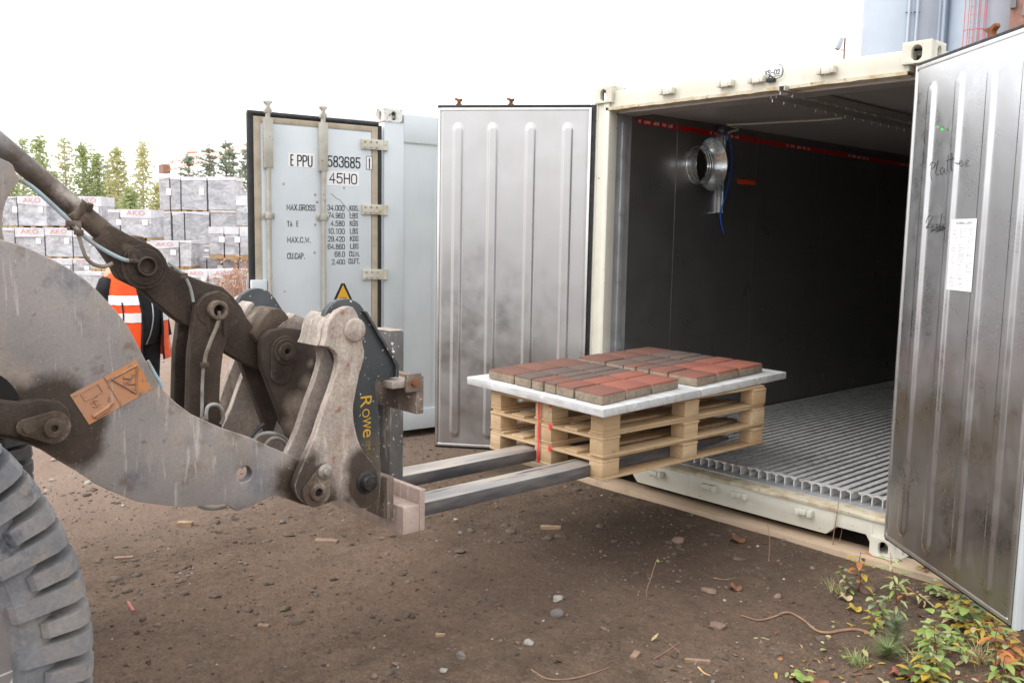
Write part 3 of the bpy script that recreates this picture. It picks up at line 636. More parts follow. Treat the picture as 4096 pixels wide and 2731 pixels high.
for z in(.45,.95,1.42,1.95,2.35): b2('post_bracket',M['c2rod'],(.152,.19,.02,.16,z,z+.05))
b2('post_bracket',M['yellow'],(.151,.20,.012,.10,1.30,1.35))
# the swung door
A4=R_(261.79); D4=Vector((math.cos(A4),math.sin(A4),0)); N4=Vector((.9897,-.1429,0)); H0=Vector((-2.101,-.454,0))
TD=basis(H0,D4,Vector((0,0,1)),N4)       # local: s (hinge to free edge), z, outwards
PVd=lambda s,z,k=0:TD@Vector((s,z,k))
dw=1.156; zb0,zt0=.24,2.80
bm=BM(); box(bm,.05,dw-.03,zb0,zt0-.03,-.08,-.004,TD); d2=obj('door',bm,M['c2'],c2,bevel=.004)
bm=BM(); m_=.055
for q in((.03,.03+m_,zb0,zt0-.03),(dw-.03-m_,dw-.03,zb0,zt0-.03),(.03+m_,dw-.03-m_,zt0-.03-.045,zt0-.03),(.03+m_,dw-.03-m_,zb0,zb0+.05)): box(bm,q[0],q[1],q[2],q[3],-.0035,.004,TD)
obj('seal_border',bm,M['tan'],d2,bevel=.002)
bm=BM(); gk=.04
tube(bm,[PVd(dw-.012,zb0-.02,-.02),PVd(dw-.012,zt0-.01,-.02)],.030,10); tube(bm,[PVd(dw+.01,zt0-.008,-.02),PVd(.02,zt0-.008,-.02)],.024,10); tube(bm,[PVd(.012,zt0-.02,-.02),PVd(.012,zb0-.02,-.02)],.028,10); tube(bm,[PVd(dw,zb0-.015,-.02),PVd(.02,zb0-.015,-.02)],.022,10)
obj('door_gasket',bm,M['rubber'],d2)
# door panel
bm=BM(); box(bm,.03+m_+.008,dw-.03-m_-.008,zb0+.06,zt0-.03-.055,.0,.006,TD); obj('door_panel',bm,M['c2'],d2,bevel=.004)
H4=[[(0.190,2.665),(-0.027,2.669),(-0.027,2.569),(0.191,2.562)],[(0.188,2.106),(-0.040,2.112),(-0.040,2.010),(0.187,2.005)],[(0.180,1.549),(-0.051,1.548),(-0.051,1.444),(0.178,1.438)],[(0.171,0.933),(-0.060,0.929),(-0.060,0.819),(0.171,0.815)]]
for q in H4:
    s0=max(v[0] for v in q); z0_=min(v[1] for v in q)+.01; z1_=max(v[1] for v in q)-.01
    bm=BM(); box(bm,-.012,s0,z0_,z1_,.0062,.028,TD); hg=obj('hinge',bm,M['hinge'],d2,bevel=.004)
    bm=BM(); tube(bm,[PVd(-.045,z0_,.0),PVd(-.045,z1_,.0)],.024,10); box(bm,-.045,-.0125,z0_,z1_,-.0,.026,TD); obj('hinge_knuckle',bm,M['hinge'],hg)
    bm=BM()
    for s in(s0-.03,s0-.085,s0-.14):
        for z in(z0_+.02,z1_-.02): lathe(bm,[(.011,0),(.011,.004),(.007,.009),(0,.010)],PVd(s,z,.028),N4,10)
    obj('rivet',bm,M['c2rod'],hg)
RODS=[[(0.558,2.664),(0.536,1.561)],[(1.024,2.662),(1.012,1.574)]]
for q in RODS:
    s=(q[0][0]+q[1][0])/2
    bm=BM(); tube(bm,[PVd(s,.15,.04),PVd(s,zt0+.02,.04)],.020,12); rd_=obj('lock_rod',bm,M['c2rod'],d2)
    bm=BM(); box(bm,s-.036,s+.036,2.36,zt0-.04,.0065,.062,TD); obj('rod_housing',bm,M['c2rod'],rd_,bevel=.006)
    bm=BM(); P=[(-.03,0),(.03,0),(.03,.03),(.014,.05),(.014,.066),(.034,.082),(.034,.098),(-.034,.098),(-.034,.084),(-.014,.066),(-.014,.05),(-.03,.03)]
    prism(bm,P,lambda a,b:PVd(s+a,zt0-.005+b,.02),lambda a,b:PVd(s+a,zt0-.005+b,.06)); obj('lock_cam',bm,M['c2rod'],rd_,bevel=.006)
    for z in(1.98,1.17,.55):
        bm=BM(); box(bm,s-.055,s+.055,z-.022,z+.022,.0065,.022,TD); tube(bm,[PVd(s,z-.026,.04),PVd(s,z+.026,.04)],.03,12)
        for ds in(-.045,.045): lathe(bm,[(.009,0),(.009,.006),(0,.007)],PVd(s+ds,z,.022),N4,8)
        obj('rod_bracket',bm,M['c2rod'],rd_,bevel=.002)
bm=BM(); q=[(1.151,1.458),(1.043,1.466),(1.038,1.362)]; box(bm,min(q[0][0],q[1][0]),max(q[0][0],q[1][0])+.02,q[2][1]-.05,q[0][1],.0065,.05,TD); obj('handle_guard',bm,M['c2'],d2,bevel=.006)
# lettering
def dtext(s,q,back=None,m=None):
    # s0 is the LEFT in the picture = larger s; reading direction is -s
    sl=(q[0][0]+q[3][0])/2; srr=(q[1][0]+q[2][0])/2; zt=(q[0][1]+q[1][1])/2; zb=(q[2][1]+q[3][1])/2
    T=basis(PVd(sl,zb,.0080),-D4,Vector((0,0,1)),N4)
    return lettering('door_lettering',s,m or M['black'],d2,T,sl-srr,zt-zb,.15 if zt-zb>.1 else .115,.5 if zt-zb>.1 else .42)
def plate(q,k=.0072):
    bm=BM(); bm.faces.new([bm.verts.new(PVd(a,b,k)) for a,b in q]); obj('lettering_label',bm,M['label'],d2)
plate([(0.838,2.496),(0.610,2.504),(0.612,2.386),(0.839,2.385)]); plate([(0.502,2.371),(0.209,2.376),(0.210,2.252),(0.503,2.248)]); plate([(0.142,2.515),(0.084,2.516),(0.084,2.398),(0.141,2.399)])
bm=BM()
for a in(0,1):
    q=[(0.139,2.513),(0.086,2.514),(0.086,2.402),(0.138,2.402)]
for i in range(4):
    a,b=q[i],q[(i+1)%4]; tube(bm,[PVd(a[0],a[1],.0076),PVd(b[0],b[1],.0076)],.0022,4)
obj('digit_frame',bm,M['black'],d2)
dtext('E',[(0.821,2.486),(0.794,2.486),(0.795,2.391),(0.822,2.393)]);dtext('PPU',[(0.763,2.483),(0.629,2.489),(0.629,2.392),(0.764,2.390)])
dtext('583685',[(0.498,2.494),(0.195,2.502),(0.195,2.407),(0.498,2.398)]);dtext('1',[(0.120,2.502),(0.103,2.502),(0.103,2.407),(0.120,2.407)])
dtext('45H0',[(0.483,2.352),(0.226,2.361),(0.226,2.271),(0.483,2.264)])
for s,q in(('MAX.GROSS',[(0.857,2.079),(0.606,2.082),(0.607,2.031),(0.858,2.028)]),('34.000',[(0.500,2.085),(0.344,2.088),(0.345,2.039),(0.500,2.038)]),('KGS.',[(0.298,2.088),(0.210,2.089),(0.210,2.041),(0.298,2.041)]),
 ('74.960',[(0.495,2.020),(0.343,2.022),(0.343,1.975),(0.495,1.973)]),('LBS',[(0.296,2.024),(0.219,2.025),(0.219,1.978),(0.296,1.976)]),('TA',[(0.855,1.942),(0.808,1.942),(0.809,1.894),(0.856,1.894)]),('E',[(0.773,1.943),(0.757,1.944),(0.758,1.896),(0.774,1.896)]),
 ('4.580',[(0.469,1.954),(0.344,1.956),(0.344,1.908),(0.470,1.907)]),('KGS',[(0.296,1.957),(0.219,1.958),(0.219,1.911),(0.296,1.909)]),('10.100',[(0.494,1.888),(0.342,1.890),(0.343,1.842),(0.495,1.841)]),('LBS',[(0.294,1.892),(0.219,1.894),(0.219,1.847),(0.295,1.844)]),
 ('MAX.C.W.',[(0.855,1.811),(0.649,1.813),(0.649,1.764),(0.856,1.762)]),('29.420',[(0.496,1.821),(0.343,1.824),(0.343,1.777),(0.496,1.774)]),('KGS',[(0.293,1.827),(0.215,1.828),(0.215,1.781),(0.293,1.780)]),('64.860',[(0.498,1.756),(0.341,1.759),(0.342,1.712),(0.498,1.708)]),('LBS',[(0.292,1.760),(0.214,1.763),(0.214,1.717),(0.292,1.715)]),
 ('CU.CAP.',[(0.855,1.678),(0.702,1.679),(0.702,1.629),(0.856,1.626)]),('68.0',[(0.435,1.692),(0.340,1.693),(0.340,1.647),(0.436,1.644)]),('CU.M.',[(0.303,1.696),(0.203,1.699),(0.203,1.651),(0.303,1.648)]),('2.400',[(0.462,1.625),(0.340,1.628),(0.341,1.582),(0.462,1.579)]),('CU.FT.',[(0.308,1.632),(0.201,1.634),(0.201,1.588),(0.309,1.585)])): dtext(s,q)
def tri(q,k,m,name):
    bm=BM(); bm.faces.new([bm.verts.new(PVd(a,b,k)) for a,b in q]); return obj(name,bm,m,d2)
tri([(0.376,1.419),(0.344,1.419),(0.171,1.067),(0.185,1.049),(0.533,1.056),(0.546,1.079)],.0074,M['black'],'warning_placard'); tri([(0.360,1.406),(0.198,1.078),(0.517,1.083)],.0080,M['yellow'],'placard_field')
q=[(0.389,1.298),(0.327,1.296),(0.327,1.279),(0.389,1.279)]
lettering('placard_lettering','SUPER',M['black'],d2,basis(PVd(q[0][0],q[2][1],.0086),-D4,Vector((0,0,1)),N4),q[0][0]-q[1][0],q[0][1]-q[2][1])
bm=BM()
for P in([(0.462,2.183),(0.433,2.158),(0.416,2.144),(0.384,2.133),(0.368,2.112),(0.331,2.074),(0.297,2.031),(0.265,1.986),(0.231,1.938)],): tube(bm,spl([PVd(a,b,.0072) for a,b in P],4),.0028,5)
obj('scratch',bm,flat('scratch_grey',sr(175,175,170),.7),d2)
bm=BM()
for a,b,r in [(0.879, 2.243, 0.012), (0.608, 2.165, 0.012), (0.347, 2.234, 0.012), (0.617, 1.682, 0.012), (0.61, 1.915, 0.012), (0.882, 1.359, 0.012), (0.591, 2.104, 0.012)]: lathe(bm,[(r,0),(r*.5,.0012),(0,.0015)],PVd(a,b,.0066),N4,8)
obj('paint_chip',bm,dirty('chip',sr(150,140,130),sr(190,180,170),40,.4,.6,.7,0,0),d2)
# ================================================================ pallets, boards, pavers
PYAW=.02
PO=Vector((1.453,-1.425,.55)); PU=Vector((math.sin(PYAW),math.cos(PYAW),0)); PW=Vector((-math.cos(PYAW),math.sin(PYAW),0)); PL_,PWd=1.52,.948
TPal=basis(PO,PW,PU,Vector((0,0,1)))   # local x: away from camera side, y: depth, z
paint_red=flat('red_marking_spray',sr(225,60,65),.6)
def pallet(k,label):
    z=.1263*k; root=thing('wooden_pallet',label,'pallet',tuple(PO+PW*.474+PU*.76+Vector((0,0,z))),'stacked wooden pallets on the forks')
    j=lambda:random.uniform(-.005,.005)
    def bd(name,q,m):
        bm=BM(); box(bm,*q,TPal); return obj(name,bm,m,root,bevel=.0025)
    for a,b in((0,.10),(.402,.546),(.848,.948)): bd('bottom_board',(a+j(),b+j(),0+j()*.6,PL_+j()*.6,z+.0005,z+.0145),M['pine'])
    for x0,x1 in((.0,.10),(.402,.546),(.848,.948)):
        for y0,y1 in((.0,.14),(.69,.83),(1.38,1.52)): bd('block',(x0+j()*.8+.002,x1+j()*.8-.002,y0+.003+j()*.5,y1-.003+j()*.5,z+.015,z+.0945),M['pine'] if (x0+y0)%.3<.15 else M['pinev'])
    for y0,y1 in((0,.14),(.69,.83),(1.38,1.52)): bd('stringer_board',(j()*.7,PWd+j()*.7,y0+j()*.5,y1+j()*.5,z+.095,z+.1095),M['pinev'])
    for x0,x1 in((0.,.125),(.20,.30),(.402,.546),(.648,.748),(.823,.948)): bd('deck_board',(x0+j()+(.012 if x0==0 else 0),x1+j()-(.012 if x1>.94 else 0),j()*.6+.006,PL_+j()*.6-.006,z+.110,z+.1255),M['pine'])
    return root
for k,l in enumerate(('lowest pale pine pallet of the stack carried on the forks','middle pale pine pallet of the stack on the forks','top pale pine pallet of the stack, right under the white boards')):
    pr=pallet(k,l)
    bm=BM()
    for xa,xb,y in((.62,.628,-.0075),):
        pass
    box(bm,.492,.504,-.0098,-.0088,.1263*k+.001,.1263*k+.125,TPal); box(bm,.500,.508,-.0099,-.009,.1263*k+.02,.1263*k+.09,TPal); obj('red_paint_mark',bm,paint_red,pr)
    bm=BM(); box(bm,.395,.415,-.0098,-.0088,.1263*k+.086,.1263*k+.122,TPal); obj('red_paint_mark',bm,paint_red,pr)
ZB=.55+.379+.004
def board(name,q,label):
    bm=BM(); a=[bm.verts.new((x,y,ZB)) for x,y in q]; b=[bm.verts.new((x,y,ZB+.045)) for x,y in q]
    bm.faces.new(a); bm.faces.new(b[::-1])
    for i in range(4): bm.faces.new((a[i],b[i],b[(i+1)%4],a[(i+1)%4]))
    return tag(obj(name,bm,M['board'],bevel=.004,loc=(sum(x for x,y in q)/4,sum(y for x,y in q)/4,ZB)),label,'board','white production boards on the pallets')
board('production_board',[(1.571,-1.561),(1.503,-.632),(.262,-.52),(.327,-1.448)],'white dusted board on the pallets, nearer the loader')
board('production_board',[(1.500,-.622),(1.420,.438),(.17,.55),(.258,-.512)],'white dusted board on the pallets, nearer the container')
def pav(name,top1,top2,amt):
    m,nt,bs=nmat(name); g=N(nt); sx=g.new('ShaderNodeSeparateXYZ'); g.lk(g.pos,sx.inputs[0])
    t=g.mix(g.rng(g.noise(5,4,.55),.5-amt,.5+amt+.05),c4(top1),c4(top2))
    oi=g.new('ShaderNodeObjectInfo'); t=g.mix(g.math('MULTIPLY',oi.outputs['Random'],.6),t,c4(top2))
    t=g.mix(g.rng(g.noise(160,2,.5),.6,.75,0,.4),t,sr(70,55,50))
    side=g.mix(g.rng(g.noise(26,6,.7),.4,.65),sr(148,134,116),sr(120,107,92)); side=g.mix(g.rng(g.noise(120,3,.6),.6,.7,0,.7),side,sr(80,70,60)); side=g.mix(g.rng(g.noise(90,3,.6),.66,.72,0,.6),side,sr(190,178,160))
    e=g.math('ADD',sx.outputs[2],g.math('MULTIPLY',g.noise(30,4,.6),.012))
    col=g.mix(g.rng(e,ZB+.045+.052,ZB+.045+.060),side,t); g.lk(col,bs.inputs['Base Color']); bs.inputs['Roughness'].default_value=.85
    g.bump(g.noise(170,5,.7),.35,bs,.004); return m
RED,BRN,GRY,ORG=sr(132,80,67),sr(114,78,66),sr(92,81,76),sr(144,86,69)
MP={'red':pav('paver_red',RED,BRN,.12),'org':pav('paver_orange',ORG,RED,.12),'mix':pav('paver_mixed',sr(124,80,66),GRY,.1),'gry':pav('paver_grey',GRY,sr(103,86,78),.1),'brn':pav('paver_brown',sr(122,82,69),sr(108,77,66),.1)}
cols=[0,.232,.390,.500,.612,.778,1.045]; rows_=[0,.232,.494,.79]
kind=[['red','org','org'],['red','org','org'],['mix','gry','gry'],['brn','gry','gry'],['gry','gry','gry'],['brn','brn','brn']]
rn=['front','middle','back']; cn=['first','second','third','fourth','fifth','sixth']
szs=['large','medium','narrow','narrow','medium','large']
for gi,(A,B,C) in enumerate((((1.509,-1.505),(.468,-1.400),(1.411,-.718)),((1.444,-.600),(.385,-.52),(1.338,.284)))):
    A,B,C=[Vector((x,y,0)) for x,y in(A,B,C)]; ex=(B-A).normalized(); ey=(C-A).normalized(); sx_=(B-A).length/cols[-1]; sy_=(C-A).length/rows_[-1]
    for i in range(6):
        for k in range(3):
            gpp=.0045
            x0,x1=cols[i]*sx_+gpp,cols[i+1]*sx_-gpp; y0,y1=rows_[k]*sy_+gpp,rows_[k+1]*sy_-gpp
            jx,jy=random.uniform(-.004,.004),random.uniform(-.003,.003)
            T=basis(A+ex*jx+ey*jy+Vector((0,0,ZB+.0453)),ex,ey,Vector((0,0,1)))
            bm=BM(); box(bm,x0,x1,y0,y1,0,.063+random.uniform(-.003,.002),T)
            c=T@Vector(((x0+x1)/2,(y0+y1)/2,0))
            colr={'red':'red','org':'orange red','mix':'half red half grey','gry':'grey brown','brn':'dull reddish brown'}[kind[i][k]]
            tag(obj('paver',bm,MP[kind[i][k]],bevel=.012,loc=tuple(c)),'%s %s paver, %s from the near corner, %s row of the %s board'%(szs[i],colr.replace('orange red','orange').replace('half red half grey','two-tone').replace('dull reddish brown','dull red-brown'),cn[i],['near','middle','far'][k],['loader-side','container-side'][gi]),'paver','concrete pavers laid out on the boards')
# ================================================================ wheel loader
MUD=sr(214,203,192); SOIL=sr(78,65,55)
def pts3(*a): return a
SP=[(1.610,-4.148,1.234),(1.610,-4.184,1.281),(1.610,-4.218,1.230),(1.610,-4.118,1.174),(1.610,-4.258,1.289),(1.610,-4.286,1.218),(1.610,-3.303,0.880),(1.610,-3.362,0.916),(1.610,-3.321,0.968),(1.610,-3.412,0.900),(1.610,-3.769,1.252),(1.610,-3.685,1.192),(1.610,-3.581,1.135),(1.610,-3.480,1.089)]
ARM_P=[(SP[0],.125,.045),(SP[1],.115,.045),(SP[2],.12,.045),(SP[3],.085,.04),(SP[4],.09,.07),(SP[5],.09,.07),(SP[6],.10,.07),(SP[7],.07,.06),(SP[8],.05,.05),(SP[9],.03,.05),(SP[10],.012,.05),(SP[11],.010,.05),(SP[12],.012,.05),(SP[13],.012,.05)]
M['arm']=dirty('dusty_grey_loader_paint',sr(150,144,141),sr(134,128,125),2.6,.4,.65,.6,0,.22,80,.003,streak=((70,48,5),.57,.76,MUD,.7,(.30,0,0)),patches=(SOIL,ARM_P),speck=(110,.66,.72,sr(178,168,158)),extra=[(5,.54,.68,sr(116,116,122)),(1.6,.48,.66,sr(172,154,138)),(10,.58,.7,sr(124,108,96)),(38,.62,.7,sr(120,112,108))],grain=(95,.16),edge=(.007,sr(196,180,164)))
M['soil']=dirty('soil_caked_steel',sr(80,67,57),sr(52,43,37),5,.35,.65,.9,0,.5,55,.008,extra=[(13,.6,.72,sr(102,87,75)),(2.5,.6,.75,sr(46,39,35))],grain=(85,.34),edge=(.006,sr(118,102,88)))
M['soil2']=dirty('dry_soil_steel',sr(102,87,74),sr(70,58,49),5,.35,.65,.9,0,.4,55,.007,extra=[(4,.56,.7,sr(160,146,132))],grain=(85,.34))
CP_=[(1.660,-3.331,0.913),(1.660,-3.294,0.856),(1.660,-3.349,0.966),(1.660,-3.303,0.993),(1.660,-3.050,0.868),(1.660,-3.070,0.930),(1.660,-3.040,0.809),(1.660,-3.141,0.810),(1.660,-3.219,0.833)]
M['coupler']=dirty('mud_splashed_coupler',sr(178,164,153),sr(158,145,138),4,.38,.66,.75,0,.3,45,.005,streak=((42,22,5),.48,.74,sr(210,198,185),.7,(-.45,0,0)),patches=(SOIL,[(CP_[0],.105,.045),(CP_[1],.09,.05),(CP_[2],.07,.06),(CP_[3],.05,.06),(CP_[4],.11,.045),(CP_[5],.085,.045),(CP_[6],.075,.045),(CP_[7],.04,.06),(CP_[8],.05,.06)]),extra=[(9,.58,.7,sr(146,136,134)),(5,.55,.72,sr(150,128,110)),(16,.62,.7,sr(150,104,78))],grain=(85,.34),edge=(.007,sr(206,194,182)))
M['coupler_in']=dirty('mud_coupler_inner',sr(172,160,150),sr(145,134,126),4,.38,.66,.8,0,.3,45,.005,streak=((26,14,4),.54,.68,sr(200,188,175)),extra=[(6,.55,.7,sr(108,94,82))],grain=(85,.34),edge=(.007,sr(200,188,176)))
M['attach']=dirty('dark_grey_attachment',sr(70,74,77),sr(58,61,64),6,.4,.65,.5,.1,.1,60,.003,speck=(48,.655,.69,sr(205,205,200)),patches=(sr(112,104,92),[([(1.600,-2.983,0.955)][0],.10,.12),([(1.600,-3.014,0.926)][0],.10,.10)]),extra=[(3,.6,.75,sr(92,94,94))],edge=(.006,sr(150,150,148)))
M['carr']=dirty('worn_carriage',sr(132,116,104),sr(96,86,80),7,.4,.65,.7,.1,.25,55,.004,streak=((20,20,3),.55,.7,sr(165,152,142)),speck=(45,.65,.69,sr(215,212,205)),extra=[(12,.6,.7,sr(112,78,60))],grain=(85,.34),edge=(.006,sr(176,160,148)))
M['carr_pale']=dirty('pink_mud_carriage',sr(188,168,158),sr(164,143,132),6,.4,.65,.8,0,.25,50,.004,streak=((24,24,4),.55,.7,sr(206,192,182)),grain=(90,.15),edge=(.006,sr(212,200,190)))
m,nt,bs=nmat('worn_fork_steel'); g=N(nt)
col=g.mix(g.rng(g.noise(1,5,.6,g.mapv((14,1.6,14))),.38,.66),sr(150,148,148),sr(196,184,170)); col=g.mix(g.rng(g.noise(1,4,.6,g.mapv((30,2,30))),.58,.7),col,sr(72,74,80))
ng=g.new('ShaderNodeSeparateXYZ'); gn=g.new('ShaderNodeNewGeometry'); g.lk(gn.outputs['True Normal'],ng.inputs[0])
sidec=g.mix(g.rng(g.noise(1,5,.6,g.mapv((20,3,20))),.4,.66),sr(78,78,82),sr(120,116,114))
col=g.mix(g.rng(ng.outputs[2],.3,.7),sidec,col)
g.lk(col,bs.inputs['Base Color']); bs.inputs['Metallic'].default_value=.35; bs.inputs['Roughness'].default_value=.5; g.bump(g.noise(60,5),.15,bs,.003); M['fork']=m
M['cyl']=dirty('cylinder_steel',sr(150,148,148),sr(120,117,116),4,.4,.66,.42,.3,.1,60,.003,extra=[(2.6,.46,.62,sr(92,82,74)),(6,.54,.7,sr(172,162,152)),(9,.56,.7,sr(112,92,78))],grain=(90,.2))
M['hose']=dirty('dusty_blue_hose',sr(160,182,190),sr(150,142,132),9,.42,.6,.6,0,.1,60,.002)
M['hose_grey']=dirty('dusty_grey_hose',sr(165,164,160),sr(120,108,96),9,.42,.6,.7,0,.1,60,.002)
M['hose_soil']=dirty('soil_hose',sr(118,104,90),sr(150,142,132),6,.45,.62,.8,0,.2,60,.003)
M['bolt']=dirty('worn_bolt',sr(176,170,164),sr(130,122,112),20,.4,.6,.5,.4,.1,60,.002)
M['grease']=dirty('greasy_pin',(.02,.02,.022),(.05,.048,.045),18,.4,.65,.35,.2,.4,60,.004)
wl_=thing('wheel_loader','dusty grey wheel loader reaching in from the left with soil-caked lift arms','wheel loader',(1.165,-5.1,0))
XC=1.22; mx=lambda x:2*XC-x
ARM=[(-4.308,1.815),(-4.260,1.801),(-4.207,1.777),(-4.161,1.752),(-4.115,1.725),(-4.067,1.686),(-4.034,1.652),(-4.010,1.624),(-3.970,1.574),(-3.941,1.529),(-3.914,1.470),(-3.891,1.420),(-3.870,1.376),(-3.854,1.345),(-3.832,1.311),(-3.812,1.287),(-3.790,1.263),(-3.739,1.219),(-3.679,1.184),(-3.618,1.150),(-3.523,1.107),(-3.444,1.061),(-3.355,1.013),(-3.302,0.983),(-3.236,0.929),(-3.194,0.879),(-3.185,0.833),(-3.204,0.802),(-3.260,0.796),(-3.321,0.820),(-3.370,0.846),(-3.404,0.864),(-3.425,0.871),(-3.460,0.866),(-3.527,0.848),(-3.579,0.842),(-3.598,0.859),(-3.623,0.877),(-3.697,0.886),(-3.776,0.895),(-3.862,0.920),(-3.932,0.943),(-3.995,0.982),(-4.056,1.022),(-4.114,1.075),(-4.143,1.098),(-4.182,1.130),(-4.221,1.164),(-4.264,1.192),(-4.333,1.217)]
ARM+= [(-4.62,1.33),(-5.05,1.60),(-5.35,1.74),(-5.43,1.90),(-5.36,2.06),(-5.0,2.06),(-4.6,1.93)]
HC=[(-3.547,0.975)][0]
def arm(x0,x1):
    bm=BM()
    # plate with a drilled hole: outer n-gon and hole joined by one seam
    k=min(range(len(ARM)),key=lambda i:math.hypot(ARM[i][0]-HC[0],ARM[i][1]-HC[1]-.12))
    ring=circ(HC[0],HC[1],.030,24,math.atan2(ARM[k][1]-HC[1],ARM[k][0]-HC[0])); area=sum(ARM[i][0]*ARM[(i+1)%len(ARM)][1]-ARM[(i+1)%len(ARM)][0]*ARM[i][1] for i in range(len(ARM)))
    if area>0: ring=[ring[0]]+ring[1:][::-1]
    lay=[]
    for x in(x0,x1):
        o=[bm.verts.new((x,y,z)) for y,z in ARM]; h=[bm.verts.new((x,y,z)) for y,z in ring]; lay.append((o,h))
        es=[bm.edges.new((o[i],o[(i+1)%len(o)])) for i in range(len(o))]+[bm.edges.new((h[i],h[(i+1)%len(h)])) for i in range(len(h))]
        bmesh.ops.triangle_fill(bm,use_beauty=True,use_dissolve=False,edges=es)
    for w in(0,1):
        A,B=lay[0][w],lay[1][w]; n=len(A)
        for i in range(n): bm.faces.new((A[i],B[i],B[(i+1)%n],A[(i+1)%n]))
    return obj('lift_arm',bm,M['arm'],wl_,bevel=.004)
arm_n=arm(1.61,1.56); arm_f=arm(mx(1.61),mx(1.56))
# rear pin bracket on the near arm
HB=[(-4.385,1.351),(-4.287,1.329),(-4.227,1.333),(-4.172,1.319),(-4.148,1.294),(-4.141,1.263),(-4.146,1.219),(-4.164,1.194),(-4.194,1.182),(-4.239,1.193),(-4.292,1.220),(-4.344,1.235),(-4.389,1.254)]
bm=BM(); prism_x(bm,HB,1.611,1.655); br=obj('lift_cylinder_bracket',bm,M['soil'],arm_n,bevel=.012)
HC2=[(-4.200,1.242),(-4.272,1.251)]
bm=BM(); prism_x(bm,hull2(HC2[1],.028,HC2[0],.052),1.6555,1.672)
obj('pin_retainer',bm,M['soil2'],arm_n,bevel=.004)
bm=BM(); ring_x(bm,HC2[0],.010,.030,1.6725,1.690,28); obj('pin_end',bm,M['soil2'],arm_n,bevel=.003)
bm=BM(); lathe(bm,[(.026,0),(.026,.004),(.015,.005),(.015,.014),(0,.0145)],(1.6725,HC2[1][0],HC2[1][1]),(1,0,0),14); obj('retainer_bolt',bm,M['soil2'],arm_n)
bm=BM(); prism_x(bm,[(-4.372,1.405),(-4.326,1.409),(-4.308,1.393),(-4.292,1.370),(-4.280,1.345),(-4.279,1.330),(-4.329,1.339),(-4.375,1.347)],1.6115,1.620); obj('arm_recess',bm,M['dark'],arm_n)
# orange warning sticker
ST=[(-4.132,1.329),(-3.923,1.425),(-3.873,1.322),(-4.077,1.226)]
m,nt,bs=nmat('worn_orange_sticker'); g=N(nt); col=g.mix(g.rng(g.noise(5,5,.6),.35,.7),sr(204,134,72),sr(186,132,98)); col=g.mix(g.rng(g.noise(1,4,.6,g.mapv((30,22,3))),.62,.7),col,sr(200,184,170)); col=g.mix(g.rng(g.noise(4,5,.65),.45,.72,0,.6),col,sr(160,142,130)); col=g.mix(g.rng(g.noise(50,3),.6,.66),col,sr(140,112,94)); g.lk(col,bs.inputs['Base Color']); bs.inputs['Roughness'].default_value=.6
bm=BM(); bm.faces.new([bm.verts.new((1.6125,y,z)) for y,z in ST]); sk=obj('warning_sticker',bm,m,arm_n)
pg=dirty('faded_pictogram',sr(142,110,92),sr(178,130,98),14,.42,.6,.7,0,0)
sa_=[Vector((0,y,z)) for y,z in ST]
def sp(u,v,x=1.6137):  # u along the sticker, v down
    a=sa_[0].lerp(sa_[1],u); b=sa_[3].lerp(sa_[2],u); q=a.lerp(b,v); return Vector((x,q.y,q.z))
bm=BM()
def loop(P,r,cl=True):
    for i in range(len(P)-(0 if cl else 1)): tube(bm,[sp(*P[i]),sp(*P[(i+1)%len(P)])],r,4)
loop([(.57,.16),(.97,.16),(.77,.88)],.0045); loop([(.50,.0),(.50,1)],.0012,False); loop([(.12,.10),(.38,.10),(.38,.36),(.12,.36)],.0016)
loop([(.22,.44),(.22,.66)],.003,False); loop([(.17,.50),(.22,.44),(.27,.50)],.003,False); loop([(.17,.60),(.22,.66),(.27,.60)],.003,False)
loop([(.10,.86),(.36,.82)],.008,False); loop([(.12,.93),(.34,.90)],.006,False); loop([(.36,.80),(.43,.78)],.006,False)
loop([(.72,.30),(.80,.40),(.74,.52),(.82,.60)],.005,False); loop([(.80,.40),(.87,.34)],.005,False); loop([(.72,.42),(.68,.50)],.005,False)
obj('pictogram',bm,pg,sk)
# rear tower plate visible behind the cylinder
bm=BM(); P=[(-4.320,2.106),(-4.250,2.067),(-4.225,2.057),(-4.213,2.047),(-4.207,2.026),(-4.194,2.004),(-4.203,1.990),(-4.222,1.964),(-4.238,1.933),(-4.248,1.895),(-4.252,1.860),(-4.251,1.833),(-4.246,1.804),(-4.334,1.798)]; prism_x(bm,P,1.40,1.36); tw=obj('tower_plate',bm,M['arm'],wl_,bevel=.004)
# tilt cylinder
XT=1.17
A=[(1.170,-4.269,2.188),(1.170,-4.194,2.127),(1.170,-3.953,1.914),(1.170,-3.930,1.893),(1.170,-3.727,1.723)]
a0,a1,a2_,a3_,a4_=[Vector(q) for q in A]; dirc=(a2_-a1).normalized(); a4_=a2_+dirc*(a4_-a2_).length
bm=BM(); lathe(bm,[(0,-.6),(.0365,-.6),(.0365,(a2_-a1).length),(0,(a2_-a1).length+.001)],a1,dirc,36); cy=obj('tilt_cylinder',bm,M['cyl'],wl_)
bm=BM(); L=(a2_-a1).length; lathe(bm,[(.0368,L-.018),(.0415,L-.016),(.0415,L+.010),(.036,L+.012)],a1,dirc,36)
q=[(1.200,-3.927,1.936),(1.200,-3.978,1.858)]
tube(bm,[Vector(q[0])+Vector((0,0,-.02)),Vector(q[0])+Vector((.01,.004,.004))],.012,8); box(bm,1.19,1.225,q[1][1]-.022,q[1][1]+.018,q[1][2]-.014,q[1][2]+.02); obj('cylinder_collar',bm,M['soil2'],cy,bevel=.002)
bm=BM(); lathe(bm,[(.0375,L+.012),(.0385,L+.10),(.040,L+.15),(.052,L+.22),(0,L+.221)],a1,dirc,30); obj('rod_end',bm,M['soil2'],cy)
